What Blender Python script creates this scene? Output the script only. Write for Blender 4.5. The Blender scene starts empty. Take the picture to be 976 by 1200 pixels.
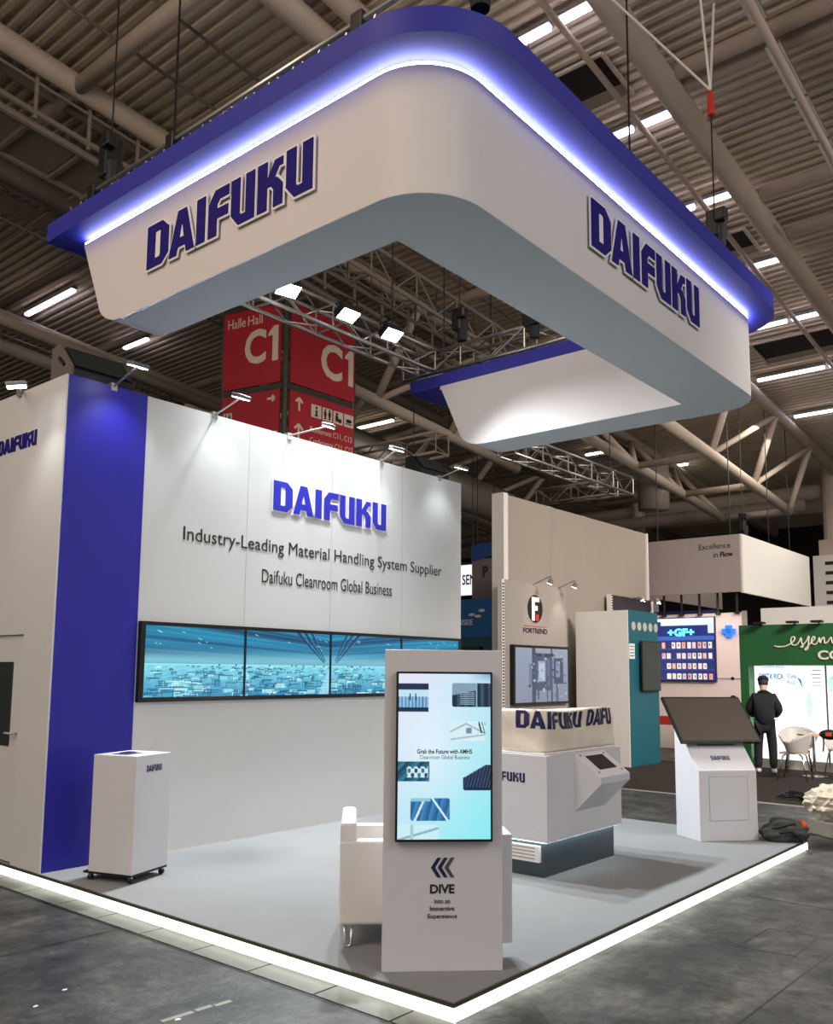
import bpy, bmesh, math, random
import numpy as np
from mathutils import Vector, Matrix

random.seed(7)
rng = np.random.default_rng(11)
scene = bpy.context.scene
COL = scene.collection
R = math.radians
PI = math.pi

# ------------------------------------------------------------------ camera
cam_data = bpy.data.cameras.new('camera')
cam = bpy.data.objects.new('camera', cam_data)
COL.objects.link(cam)
_pit, _roll, _yaw = 0.118305751, 0.00830875434, 0.697464546
_f = Vector((math.cos(_pit) * math.cos(_yaw), math.cos(_pit) * math.sin(_yaw), math.sin(_pit)))
_r = Vector((math.sin(_yaw), -math.cos(_yaw), 0.0))
_u = _r.cross(_f)
_r2 = _r * math.cos(_roll) + _u * math.sin(_roll)
_u2 = -_r * math.sin(_roll) + _u * math.cos(_roll)
cam.matrix_world = Matrix(((_r2.x, _u2.x, -_f.x, -3.6912), (_r2.y, _u2.y, -_f.y, -2.8236), (_r2.z, _u2.z, -_f.z, 1.75), (0, 0, 0, 1)))
cam_data.sensor_fit = 'HORIZONTAL'
cam_data.sensor_width = 36.0
cam_data.lens = 1028.387 * 36.0 / 976.0
cam_data.shift_y = 65.13 / 976.0
cam_data.clip_end = 200
scene.camera = cam

# ------------------------------------------------------------------ exposure, world, fill lights
vs = scene.view_settings
scene.display_settings.display_device = 'sRGB'
vs.view_transform = 'Standard'
vs.look = 'None'
vs.exposure = 0.35
vs.gamma = 1.0
vs.use_curve_mapping = False

world = bpy.data.worlds.new('hall_air')
scene.world = world
world.use_nodes = True
bg = world.node_tree.nodes['Background']
bg.inputs['Color'].default_value = (1.0, 0.92, 0.84, 1)
bg.inputs['Strength'].default_value = 0.42


def area_light(name, loc, aim, size, size_y, power, color, spread=180):
    ld = bpy.data.lights.new(name, 'AREA')
    ld.shape = 'RECTANGLE'
    ld.size = size
    ld.spread = R(spread)
    ld.size_y = size_y
    ld.energy = power
    ld.color = color
    o = bpy.data.objects.new(name, ld)
    COL.objects.link(o)
    o.location = loc
    o.rotation_euler = (Vector(aim) - Vector(loc)).to_track_quat('-Z', 'Y').to_euler()
    return o


# unseen area lights added as fill for the booths, standing for hall lamps
area_light('hall_fill_light', (-7.5, 2.0, 8.2), (-1.0, 3.2, 2.5), 3.0, 8.0, 370, (1.0, 0.80, 0.63))
area_light('hall_fill_light', (0.5, -9.0, 8.6), (1.0, -2.0, 1.5), 8.0, 3.0, 290, (1.0, 0.95, 0.95))
area_light('hall_fill_light', (6.5, -7.0, 9.2), (13.5, 4.5, 1.0), 4.0, 3.0, 400, (1.0, 0.93, 0.86), 75)
area_light('hall_fill_light', (19.0, 2.0, 7.6), (18.0, 3.0, 0), 4.0, 5.0, 230, (1.0, 0.92, 0.84))


def spot(name, loc, aim, power, color, angle, blend, radius):
    ld = bpy.data.lights.new(name, 'SPOT')
    ld.energy = power
    ld.color = color
    ld.spot_size = R(angle)
    ld.spot_blend = blend
    ld.shadow_soft_size = radius
    o = bpy.data.objects.new(name, ld)
    COL.objects.link(o)
    o.location = loc
    o.rotation_euler = (Vector(aim) - Vector(loc)).to_track_quat('-Z', 'Y').to_euler()
    return o


# ------------------------------------------------------------------ materials
def srgb(h):
    if isinstance(h, str):
        h = h.lstrip('#')
        c = [int(h[i:i + 2], 16) / 255 for i in (0, 2, 4)]
    else:
        c = h
    return tuple(x / 12.92 if x <= 0.04045 else ((x + 0.055) / 1.055) ** 2.4 for x in c)


def mat(name, color, rough=0.5, metal=0.0, vary=0.06, scale=6.0, bump=0.0, bscale=60.0, emit=None, estr=0.0, spec=0.5):
    m = bpy.data.materials.new(name)
    m.use_nodes = True
    nt = m.node_tree
    b = nt.nodes['Principled BSDF']
    c = srgb(color)
    tc = nt.nodes.new('ShaderNodeTexCoord')
    nz = nt.nodes.new('ShaderNodeTexNoise')
    nz.inputs['Scale'].default_value = scale
    nz.inputs['Detail'].default_value = 4
    nt.links.new(tc.outputs['Object'], nz.inputs['Vector'])
    rmp = nt.nodes.new('ShaderNodeMix')
    rmp.data_type = 'RGBA'
    rmp.inputs[6].default_value = (*[x * (1 - vary) for x in c], 1)
    rmp.inputs[7].default_value = (*[min(1, x * (1 + vary)) for x in c], 1)
    nt.links.new(nz.outputs['Fac'], rmp.inputs[0])
    nt.links.new(rmp.outputs[2], b.inputs['Base Color'])
    b.inputs['Roughness'].default_value = rough
    b.inputs['Metallic'].default_value = metal
    b.inputs['Specular IOR Level'].default_value = spec
    if bump:
        n2 = nt.nodes.new('ShaderNodeTexNoise')
        n2.inputs['Scale'].default_value = bscale
        n2.inputs['Detail'].default_value = 3
        nt.links.new(tc.outputs['Object'], n2.inputs['Vector'])
        bp = nt.nodes.new('ShaderNodeBump')
        bp.inputs['Strength'].default_value = bump
        bp.inputs['Distance'].default_value = 0.01
        nt.links.new(n2.outputs['Fac'], bp.inputs['Height'])
        nt.links.new(bp.outputs['Normal'], b.inputs['Normal'])
    if emit is not None:
        b.inputs['Emission Color'].default_value = (*srgb(emit), 1)
        b.inputs['Emission Strength'].default_value = estr
    return m


def screen_mat(name, strength):
    m = bpy.data.materials.new(name)
    m.use_nodes = True
    nt = m.node_tree
    b = nt.nodes['Principled BSDF']
    b.inputs['Base Color'].default_value = (0.01, 0.01, 0.012, 1)
    b.inputs['Roughness'].default_value = 0.25
    a = nt.nodes.new('ShaderNodeAttribute')
    a.attribute_name = 'Col'
    nt.links.new(a.outputs['Color'], b.inputs['Emission Color'])
    b.inputs['Emission Strength'].default_value = strength
    return m


M = dict(
    white=mat('white_laminate', '#d2d2d7', 0.45, vary=0.02),
    wallwhite=mat('white_wall_board', '#d4d5d4', 0.6, vary=0.025, scale=1.2),
    wallblue=mat('blue_wall_board', '#241fa0', 0.42, vary=0.05, scale=2),
    capblue=mat('blue_canopy_fabric', '#2b2c9a', 0.6, vary=0.05, scale=2),
    soffit=mat('grey_blue_soffit_fabric', '#cfd9de', 0.65, vary=0.02, scale=2),
    fascia=mat('white_canopy_fabric', '#dad6d5', 0.65, vary=0.02, scale=2),
    logo=mat('blue_logo_acrylic', '#2a2275', 0.7, vary=0.04, spec=0.1),
    logobright=mat('blue_logo_foil', '#2a2db4', 0.35, vary=0.04),
    logoback=mat('white_acrylic', '#f0eeee', 0.4, vary=0.01),
    ink=mat('black_vinyl_lettering', '#1b1b1f', 0.5, vary=0.05),
    navy=mat('navy_print', '#17164f', 0.5, vary=0.05),
    grey_ink=mat('grey_print', '#4a4b55', 0.5, vary=0.05),
    carpet=mat('light_grey_carpet', '#8d8f90', 0.95, vary=0.07, scale=3, bump=0.25, bscale=900, spec=0.1),
    trim=mat('dark_bronze_trim', '#4b473d', 0.4, 0.5),
    led=mat('lit_white_diffuser', '#f4f4ee', 0.5, emit='#fbfff2', estr=1.9),
    ledcool=mat('lit_cool_strip', '#f4f4ff', 0.5, emit='#dbe4ff', estr=24.0),
    ledunder=mat('lit_under_counter_strip', '#f4f4ff', 0.5, emit='#e6fbff', estr=7.0),
    lens=mat('lit_lamp_lens', '#ffffff', 0.3, emit='#f4f8ff', estr=16.0),
    lenswarm=mat('lit_warm_lamp_lens', '#ffffff', 0.3, emit='#ffe6c0', estr=14.0),
    tube=mat('lit_hall_tube', '#ffffff', 0.3, emit='#f0e6ff', estr=7.0),
    tubefar=mat('lit_far_hall_lamp', '#ffffff', 0.3, emit='#fff4e6', estr=6.0),
    black=mat('black_plastic', '#141416', 0.4, vary=0.1),
    bezel=mat('black_screen_bezel', '#0b0c10', 0.3, vary=0.1),
    darkscreen=mat('dark_switched_off_screen', '#40362d', 0.28, vary=0.05),
    darkscreen2=mat('dark_matte_screen', '#2b3331', 0.35, vary=0.05),
    panelglass=mat('dark_brown_panel_screen', '#1d1512', 0.6, spec=0.15),
    plinth=mat('dark_grey_plinth', '#3a464d', 0.35, vary=0.08),
    alu=mat('bare_aluminium', '#b9b6b0', 0.32, 0.85, vary=0.08),
    chrome=mat('chrome_leg', '#d8d8d8', 0.12, 1.0, vary=0.02),
    lampgrey=mat('grey_lamp_housing', '#8f9296', 0.4, 0.4),
    steel=mat('painted_hall_steel', '#c6b6a4', 0.6, vary=0.12, scale=2),
    steeldark=mat('darker_hall_steel', '#857a6e', 0.7, vary=0.15, scale=2),  # same hall steel in a darker tone
    deck=mat('brown_corrugated_deck', '#dccdb6', 0.65, vary=0.14, scale=0.6),
    panel=mat('beige_grating_panel', '#9a8f7c', 0.8, vary=0.22, scale=7),
    duct=mat('galvanised_duct', '#a09689', 0.45, 0.4, vary=0.15, scale=3),
    red=mat('red_sign_board', '#b92430', 0.45, vary=0.05),
    signframe=mat('grey_sign_frame', '#4b4641', 0.5, 0.3),
    cream=mat('cream_sign_print', '#e8d9c8', 0.5, vary=0.02),
    leather=mat('white_leatherette', '#eae6e2', 0.42, vary=0.03, bump=0.08, bscale=160),
    greypanel=mat('grey_partition_board', '#a49b93', 0.6, vary=0.03),
    fabricgrey=mat('grey_stretched_fabric', '#a3978a', 0.8, vary=0.06, scale=0.8),
    offwhite=mat('offwhite_board', '#e8e3da', 0.6, vary=0.03),
    teal=mat('teal_board', '#0f5a68', 0.5, vary=0.05),
    mauve=mat('mauve_grey_fabric', '#a3958f', 0.75, vary=0.03),
    pinkish=mat('pale_pink_board', '#f2ddd3', 0.6, vary=0.03),
    green=mat('dark_green_board', '#1d5a2c', 0.5, vary=0.25, scale=1.0),
    darkcarpet=mat('dark_brown_carpet', '#3b3430', 0.95, vary=0.2, scale=5, spec=0.1),
    edge=mat('pale_carpet_edge', '#a8a097', 0.7),
    jacket=mat('black_jacket', '#15171c', 0.85, vary=0.2, scale=9),
    trouser=mat('black_trousers', '#15151a', 0.85, vary=0.2, scale=9),
    skin=mat('skin', '#c59a83', 0.55, vary=0.05),
    hair=mat('dark_hair', '#2b211c', 0.7, vary=0.2),
    capfab=mat('dark_navy_cap', '#131725', 0.8, vary=0.1),
    shoe=mat('pale_shoes', '#d6d0c6', 0.6),
    chairshell=mat('pale_grey_chair_shell', '#c3bfb8', 0.45, vary=0.03),
    wood=mat('pale_wood_seat', '#cfae8b', 0.5, vary=0.1, scale=12),
    bagdark=mat('dark_grey_nylon', '#3d423f', 0.7, vary=0.3, scale=14, bump=0.4, bscale=40),
    bagblack=mat('black_nylon', '#17181a', 0.7, vary=0.3, scale=14),
    orange=mat('orange_nylon', '#c8502a', 0.7, vary=0.15, scale=14),
    plastic=mat('crumpled_pale_film', '#d5cbb8', 0.25, vary=0.15, scale=10, bump=0.5, bscale=30),
    film=mat('white_banner_film', '#e4dac9', 0.35, vary=0.05, scale=2),
    blue=mat('mid_blue_board', '#1769ad', 0.5, vary=0.05),
    navyboard=mat('navy_board', '#1d3f74', 0.5, vary=0.05),
    brownboard=mat('dark_taupe_board', '#6b5f5b', 0.5, vary=0.05),
    lightbox=mat('lit_white_sign_face', '#ffffff', 0.4, emit='#f8f6ff', estr=0.75),
    lightgraphic=mat('backlit_white_graphic', '#f4f2ee', 0.5, emit='#f7fbff', estr=0.75),
    cyanprint=mat('blue_print', '#1b76b8', 0.5, emit='#2f8fd0', estr=.35),
    mint=mat('mint_green_print', '#b9dccf', 0.5, emit='#b5e0d0', estr=.55),
    bluelit=mat('lit_blue_cross', '#1f64d8', 0.4, emit='#2a6be0', estr=0.9),
    cyanlit=mat('lit_cyan_letters', '#5fd6ff', 0.4, emit='#60dcff', estr=1.3),
    discs=mat('pale_print_discs', '#b7b3a6', 0.5),
    plate=mat('worn_floor_plate', '#66685f', 0.45, vary=0.25, scale=9),
    tape=mat('grey_floor_tape', '#8d8d83', 0.6, vary=0.2, scale=20),
    darkpanel=mat('dark_aubergine_board', '#2a2028', 0.5),
    redprint=mat('red_print', '#c5301f', 0.5),
    hallwall=mat('pale_hall_wall', '#b9a597', 0.7, vary=0.05, scale=1),
    hallwalldark=mat('dark_hall_wall', '#2a2623', 0.8, vary=0.1, scale=1),
)


def floor_material():
    m = bpy.data.materials.new('dark_asphalt_floor')
    m.use_nodes = True
    nt = m.node_tree
    b = nt.nodes['Principled BSDF']
    tc = nt.nodes.new('ShaderNodeTexCoord')

    def noise(scale, detail, rough=0.6, sx=1, sy=1):
        mp = nt.nodes.new('ShaderNodeMapping')
        mp.inputs['Scale'].default_value = (sx, sy, 1)
        nt.links.new(tc.outputs['Object'], mp.inputs['Vector'])
        n = nt.nodes.new('ShaderNodeTexNoise')
        n.inputs['Scale'].default_value = scale
        n.inputs['Detail'].default_value = detail
        n.inputs['Roughness'].default_value = rough
        nt.links.new(mp.outputs['Vector'], n.inputs['Vector'])
        return n

    def ramp(src, stops):
        r = nt.nodes.new('ShaderNodeValToRGB')
        while len(r.color_ramp.elements) < len(stops):
            r.color_ramp.elements.new(0.5)
        for e, (p, c) in zip(r.color_ramp.elements, stops):
            e.position = p
            e.color = (*srgb(c), 1)
        nt.links.new(src, r.inputs['Fac'])
        return r

    n1 = noise(1.6, 10, 0.72)
    r1 = ramp(n1.outputs['Fac'], [(0.38, '#141616'), (0.48, '#282927'), (0.56, '#42423e'), (0.66, '#66645c')])
    n2 = noise(9, 6, 0.7)
    r2 = ramp(n2.outputs['Fac'], [(0.35, '#6a6a6a'), (0.6, '#ffffff')])
    mul = nt.nodes.new('ShaderNodeMix')
    mul.data_type = 'RGBA'
    mul.blend_type = 'MULTIPLY'
    mul.inputs[0].default_value = 0.75
    nt.links.new(r1.outputs['Color'], mul.inputs[6])
    nt.links.new(r2.outputs['Color'], mul.inputs[7])
    # pale scuffs and streaks
    n3 = noise(2.2, 9, 0.75, 1.0, 5.0)
    r3 = ramp(n3.outputs['Fac'], [(0.6, '#000000'), (0.72, '#8f8f8f')])
    mix = nt.nodes.new('ShaderNodeMix')
    mix.data_type = 'RGBA'
    nt.links.new(r3.outputs['Color'], mix.inputs[0])
    nt.links.new(mul.outputs[2], mix.inputs[6])
    mix.inputs[7].default_value = (*srgb('#93918a'), 1)
    # specks
    v = nt.nodes.new('ShaderNodeTexVoronoi')
    v.inputs['Scale'].default_value = 3.0
    nt.links.new(tc.outputs['Object'], v.inputs['Vector'])
    r4 = ramp(v.outputs['Distance'], [(0.02, '#ffffff'), (0.035, '#000000')])
    mix2 = nt.nodes.new('ShaderNodeMix')
    mix2.data_type = 'RGBA'
    nt.links.new(r4.outputs['Color'], mix2.inputs[0])
    nt.links.new(mix.outputs[2], mix2.inputs[6])
    mix2.inputs[7].default_value = (*srgb('#b5b2a8'), 1)
    nt.links.new(mix2.outputs[2], b.inputs['Base Color'])
    n5 = noise(3.0, 7)
    mr = nt.nodes.new('ShaderNodeMapRange')
    mr.inputs[1].default_value = 0.3
    mr.inputs[2].default_value = 0.7
    mr.inputs[3].default_value = 0.28
    mr.inputs[4].default_value = 0.6
    nt.links.new(n5.outputs['Fac'], mr.inputs[0])
    nt.links.new(mr.outputs[0], b.inputs['Roughness'])
    bp = nt.nodes.new('ShaderNodeBump')
    bp.inputs['Strength'].default_value = 0.35
    bp.inputs['Distance'].default_value = 0.02
    nt.links.new(n2.outputs['Fac'], bp.inputs['Height'])
    nt.links.new(bp.outputs['Normal'], b.inputs['Normal'])
    return m


# ------------------------------------------------------------------ mesh helpers
ROOT = {}          # object name -> world matrix of its thing


class MB:
    """collects shapes, then links them as ONE mesh object"""

    def __init__(s):
        s.v, s.f, s.m, s.mats = [], [], [], []
        s.cur = 0

    def use(s, material):
        if material not in s.mats:
            s.mats.append(material)
        s.cur = s.mats.index(material)
        return s

    def add(s, verts, faces):
        o = len(s.v)
        s.v += [tuple(v) for v in verts]
        for f in faces:
            s.f.append(tuple(i + o for i in f))
            s.m.append(s.cur)
        return s

    def box(s, x0, x1, y0, y1, z0, z1):
        vs_ = [(x, y, z) for x in (x0, x1) for y in (y0, y1) for z in (z0, z1)]
        return s.add(vs_, [(0, 1, 3, 2), (4, 6, 7, 5), (0, 4, 5, 1), (2, 3, 7, 6), (0, 2, 6, 4), (1, 5, 7, 3)])

    def obox(s, o, ax, ay, az, lx, ly, lz):
        """oriented box: from corner o along unit axes"""
        o, ax, ay, az = Vector(o), Vector(ax), Vector(ay), Vector(az)
        vs_ = [o + ax * (lx * a) + ay * (ly * b) + az * (lz * c) for a in (0, 1) for b in (0, 1) for c in (0, 1)]
        return s.add(vs_, [(0, 1, 3, 2), (4, 6, 7, 5), (0, 4, 5, 1), (2, 3, 7, 6), (0, 2, 6, 4), (1, 5, 7, 3)])

    def prism(s, base, vec):
        """polygon (3d points) swept along vec"""
        n = len(base)
        vec = Vector(vec)
        vs_ = [Vector(p) for p in base] + [Vector(p) + vec for p in base]
        fs = [tuple(range(n))[::-1], tuple(range(n, 2 * n))]
        fs += [(i, (i + 1) % n, n + (i + 1) % n, n + i) for i in range(n)]
        return s.add(vs_, fs)

    def tube(s, p0, p1, r, n=10, r1=None, cap=True):
        p0, p1 = Vector(p0), Vector(p1)
        r1 = r if r1 is None else r1
        d = (p1 - p0).normalized()
        a = d.orthogonal().normalized()
        b = d.cross(a)
        vs_ = []
        for p, rr in ((p0, r), (p1, r1)):
            for i in range(n):
                t = 2 * PI * i / n
                vs_.append(p + a * (rr * math.cos(t)) + b * (rr * math.sin(t)))
        fs = [(i, (i + 1) % n, n + (i + 1) % n, n + i) for i in range(n)]
        if cap:
            fs += [tuple(range(n))[::-1], tuple(range(n, 2 * n))]
        return s.add(vs_, fs)

    def path(s, pts, r, n=6):
        """bent rod through pts"""
        pts = [Vector(p) for p in pts]
        rings = []
        prev = None
        for i, p in enumerate(pts):
            d = (pts[min(i + 1, len(pts) - 1)] - pts[max(i - 1, 0)]).normalized()
            a = d.orthogonal().normalized() if prev is None else (prev - d * prev.dot(d)).normalized()
            prev = a
            b = d.cross(a)
            rr = r[i] if isinstance(r, (list, tuple)) else r
            rings.append([p + a * (rr * math.cos(2 * PI * k / n)) + b * (rr * math.sin(2 * PI * k / n)) for k in range(n)])
        vs_ = [v for ring in rings for v in ring]
        fs = []
        for i in range(len(pts) - 1):
            for k in range(n):
                fs.append((i * n + k, i * n + (k + 1) % n, (i + 1) * n + (k + 1) % n, (i + 1) * n + k))
        fs += [tuple(range(n))[::-1], tuple(range((len(pts) - 1) * n, len(pts) * n))]
        return s.add(vs_, fs)

    def disc(s, c, nrm, r, depth, n=24, sx=1.0):
        c, nrm = Vector(c), Vector(nrm).normalized()
        a = Vector((0, 0, 1)) if abs(nrm.z) < 0.9 else Vector((1, 0, 0))
        b = nrm.cross(a).normalized()
        a = b.cross(nrm)
        base = [c + b * (sx * r * math.cos(2 * PI * i / n)) + a * (r * math.sin(2 * PI * i / n)) for i in range(n)]
        return s.prism(base, nrm * depth)

    def sphere(s, c, rx, ry=None, rz=None, nu=14, nv=8):
        ry = rx if ry is None else ry
        rz = rx if rz is None else rz
        c = Vector(c)
        vs_ = [c + Vector((0, 0, -rz))]
        for j in range(1, nv):
            t = -PI / 2 + PI * j / nv
            for i in range(nu):
                q = 2 * PI * i / nu
                vs_.append(c + Vector((rx * math.cos(t) * math.cos(q), ry * math.cos(t) * math.sin(q), rz * math.sin(t))))
        vs_.append(c + Vector((0, 0, rz)))
        fs = [(0, 1 + (i + 1) % nu, 1 + i) for i in range(nu)]
        for j in range(nv - 2):
            for i in range(nu):
                fs.append((1 + j * nu + i, 1 + j * nu + (i + 1) % nu, 1 + (j + 1) * nu + (i + 1) % nu, 1 + (j + 1) * nu + i))
        L = len(vs_) - 1
        fs += [(L, 1 + (nv - 2) * nu + i, 1 + (nv - 2) * nu + (i + 1) % nu) for i in range(nu)]
        return s.add(vs_, fs)

    def build(s, name, material=None, parent=None, bevel=0.0, smooth=False, subsurf=0):
        me = bpy.data.meshes.new(name)
        inv = None
        off = Vector((0, 0, 0))
        if parent is not None:
            inv = ROOT[parent.name].inverted()
            vv = [inv @ Vector(v) for v in s.v]
        else:
            a = np.array(s.v)
            off = Vector(((a[:, 0].min() + a[:, 0].max()) / 2, (a[:, 1].min() + a[:, 1].max()) / 2, a[:, 2].min()))
            vv = [Vector(v) - off for v in s.v]
        me.from_pydata(vv, [], s.f)
        for mm in (s.mats or [material]):
            me.materials.append(mm)
        if s.mats:
            me.polygons.foreach_set('material_index', s.m)
        bm = bmesh.new()
        bm.from_mesh(me)
        bmesh.ops.recalc_face_normals(bm, faces=bm.faces)
        bm.to_mesh(me)
        bm.free()
        if smooth:
            me.polygons.foreach_set('use_smooth', [True] * len(me.polygons))
        if smooth == 'auto':
            me.set_sharp_from_angle(angle=R(28))
        me.update()
        o = bpy.data.objects.new(name, me)
        COL.objects.link(o)
        if parent is not None:
            o.parent = parent
            ROOT[o.name] = ROOT[parent.name]
        else:
            o.location = off
            ROOT[o.name] = Matrix.Translation(off)
        if bevel:
            b = o.modifiers.new('bevel', 'BEVEL')
            b.width = bevel
            b.segments = 2
            b.limit_method = 'ANGLE'
            b.angle_limit = R(40)
        if subsurf:
            ss = o.modifiers.new('sub', 'SUBSURF')
            ss.levels = ss.render_levels = subsurf
        return o


def tag(o, label, cat, group=None, kind=None):
    if label:
        o['label'] = label
    if cat:
        o['category'] = cat
    if group:
        o['group'] = group
    if kind:
        o['kind'] = kind
    return o


def thing(name, label, cat, loc=(0, 0, 0), rotz=0.0, group=None):
    o = bpy.data.objects.new(name, None)
    COL.objects.link(o)
    o.empty_display_size = 0.1
    o.location = loc
    o.rotation_euler = (0, 0, rotz)
    ROOT[o.name] = Matrix.Translation(Vector(loc)) @ Matrix.Rotation(rotz, 4, 'Z')
    return tag(o, label, cat, group)


def dup(root, loc, rotz=0.0, label=None):
    r = root.copy()
    COL.objects.link(r)
    r.location = loc
    r.rotation_euler = (0, 0, rotz)
    if label:
        r['label'] = label
    ROOT[r.name] = Matrix.Translation(Vector(loc)) @ Matrix.Rotation(rotz, 4, 'Z')
    for ch in list(root.children):
        c = ch.copy()
        COL.objects.link(c)
        c.parent = r
        ROOT[c.name] = ROOT[r.name]
        for g in list(ch.children):
            d = g.copy()
            COL.objects.link(d)
            d.parent = c
            ROOT[d.name] = ROOT[r.name]
    return r


def struct(o, label=None):
    o['kind'] = 'structure'
    if label:
        o['label'] = label
        o['category'] = 'structure'
    return o


# ---- flat lettering -------------------------------------------------------
def _curve_mesh(cu):
    o = bpy.data.objects.new('tmp', cu)
    COL.objects.link(o)
    dg = bpy.context.evaluated_depsgraph_get()
    me = o.evaluated_get(dg).to_mesh()
    vs_ = [v.co.copy() for v in me.vertices]
    fs = [tuple(p.vertices) for p in me.polygons]
    o.evaluated_get(dg).to_mesh_clear()
    bpy.data.objects.remove(o)
    bpy.data.curves.remove(cu)
    return vs_, fs


def text_geo(string, bold=0.0, extrude=0.01):
    cu = bpy.data.curves.new('t', 'FONT')
    cu.body = string
    cu.size = 1.0
    cu.offset = bold
    cu.extrude = extrude
    cu.resolution_u = 3
    return _curve_mesh(cu)


def place_text(mb, string, origin, xd, up, width, height, depth=0.004, bold=0.0, lift=0.001):
    """string fills width x height from its lower left origin on the plane xd/up"""
    vs_, fs = text_geo(string, bold)
    xs = [v.x for v in vs_]
    ys = [v.y for v in vs_]
    x0, x1, y0, y1 = min(xs), max(xs), min(ys), max(ys)
    o, xd, up = Vector(origin), Vector(xd).normalized(), Vector(up).normalized()
    n = xd.cross(up).normalized()
    out = []
    for v in vs_:
        out.append(o + xd * ((v.x - x0) / (x1 - x0) * width) + up * ((v.y - y0) / (y1 - y0) * height) + n * (lift + (depth if v.z > 0 else 0)))
    return mb.add(out, fs)


LET = {
    'D': (0.80, [[(0, 0), (0, 1), (.56, 1), (.80, .80), (.80, .20), (.56, 0)], [(.30, .19), (.47, .19), (.50, .23), (.50, .77), (.47, .81), (.30, .81)]]),
    'A': (0.90, [[(0, 0), (.30, 1), (.60, 1), (.90, 0), (.62, 0), (.58, .17), (.32, .17), (.28, 0)], [(.37, .37), (.53, .37), (.47, .66), (.43, .66)]]),
    'I': (0.29, [[(0, 0), (0, 1), (.29, 1), (.29, 0)]]),
    'F': (0.66, [[(0, 0), (0, .74), (.22, 1), (.66, 1), (.66, .78), (.36, .78), (.28, .68), (.28, .58), (.64, .58), (.64, .37), (.28, .37), (.28, 0)]]),
    'U': (0.72, [[(.22, 0), (0, .25), (0, 1), (.27, 1), (.27, .25), (.32, .19), (.45, .19), (.45, 1), (.72, 1), (.72, 0)]]),
    'K': (0.73, [[(0, 0), (0, 1), (.28, 1), (.28, .62), (.50, .96), (.73, .96), (.73, .80), (.62, .80), (.49, .60), (.58, .58), (.73, .42), (.73, 0), (.47, 0), (.47, .36), (.38, .46), (.28, .46), (.28, 0)]]),
}
WORD = 'DAIFUKU'
GAP = {'D': 0.03, 'A': 0.07, 'I': 0.11, 'F': 0.08, 'U': 0.09, 'K': 0.10}
LOGO_W = sum(LET[c][0] for c in WORD) + sum(GAP[c] for c in WORD[:-1])


def _poly_geo(loops, offset, extrude):
    cu = bpy.data.curves.new('p', 'CURVE')
    cu.dimensions = '2D'
    cu.fill_mode = 'BOTH'
    cu.extrude = extrude
    cu.offset = offset
    for lp in loops:
        sp = cu.splines.new('POLY')
        sp.points.add(len(lp) - 1)
        for p, q in zip(sp.points, lp):
            p.co = (q[0], q[1], 0, 1)
        sp.use_cyclic_u = True
    return _curve_mesh(cu)


_GEO = {}


def letter_geo(c, offset=0.0):
    if (c, offset) not in _GEO:
        loops = LET[c][1] if offset == 0 else LET[c][1][:1]
        if offset:
            lp = loops[0]
            cx = sum(p[0] for p in lp) / len(lp)
            loops = [offset_poly(lp, offset)]
        _GEO[(c, offset)] = _poly_geo(loops, 0.0, 0.5)
    return _GEO[(c, offset)]


def offset_poly(lp, d):
    n = len(lp)
    area = sum(lp[i][0] * lp[(i + 1) % n][1] - lp[(i + 1) % n][0] * lp[i][1] for i in range(n))
    sg = 1 if area < 0 else -1
    out = []
    for i in range(n):
        p0, p1, p2 = Vector(lp[i - 1]), Vector(lp[i]), Vector(lp[(i + 1) % n])
        e1, e2 = (p1 - p0).normalized(), (p2 - p1).normalized()
        n1, n2 = Vector((-e1.y, e1.x)) * sg, Vector((-e2.y, e2.x)) * sg
        bis = (n1 + n2)
        k = max(0.45, 1 + n1.dot(n2))
        q = p1 + bis * (d / k)
        out.append((q.x, q.y))
    return out


def letters(origin, xd, up, width, height, depth, lift, offset=0.0, word=WORD, start=0):
    """yield (letter, verts, faces) of the block logo on a plane"""
    o, xd, up = Vector(origin), Vector(xd).normalized(), Vector(up).normalized()
    n = xd.cross(up).normalized()
    sx = width / LOGO_W
    x = 0.0
    for i, c in enumerate(WORD):
        vs_, fs = letter_geo(c, offset)
        out = [o + xd * ((x + v.x) * sx) + up * (v.y * height) + n * (lift + (depth if v.z > 0 else 0)) for v in vs_]
        if i >= start:
            yield c, out, fs
        x += LET[c][0] + GAP[c]


def logo_mesh(name, material, parent, origin, xd, up, width, height, depth=0.0006, lift=0.0012):
    mb = MB()
    for c, v, f in letters(origin, xd, up, width, height, depth, lift):
        mb.add(v, f)
    return mb.build(name, material, parent)


def grid_screen(name, parent, origin, xd, yd, w, h, img, material):
    """a lit screen face whose picture is stored per vertex; img[row from top][col] linear rgb"""
    ny, nx = img.shape[:2]
    inv = ROOT[parent.name].inverted()
    o, xd, yd = Vector(origin), Vector(xd).normalized(), Vector(yd).normalized()
    vs_ = []
    for j in range(ny):
        for i in range(nx):
            vs_.append(inv @ (o + xd * (w * i / (nx - 1)) + yd * (h * (1 - j / (ny - 1)))))
    fs = [(j * nx + i, (j + 1) * nx + i, (j + 1) * nx + i + 1, j * nx + i + 1) for j in range(ny - 1) for i in range(nx - 1)]
    me = bpy.data.meshes.new(name)
    me.from_pydata(vs_, [], fs)
    at = me.color_attributes.new('Col', 'FLOAT_COLOR', 'POINT')
    c = np.ones((ny * nx, 4), dtype=np.float32)
    c[:, :3] = img.reshape(-1, 3)
    at.data.foreach_set('color', c.ravel())
    me.materials.append(material)
    ob = bpy.data.objects.new(name, me)
    COL.objects.link(ob)
    ob.parent = parent
    ROOT[ob.name] = ROOT[parent.name]
    return ob


def lin(h):
    return np.array(srgb(h))


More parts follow.
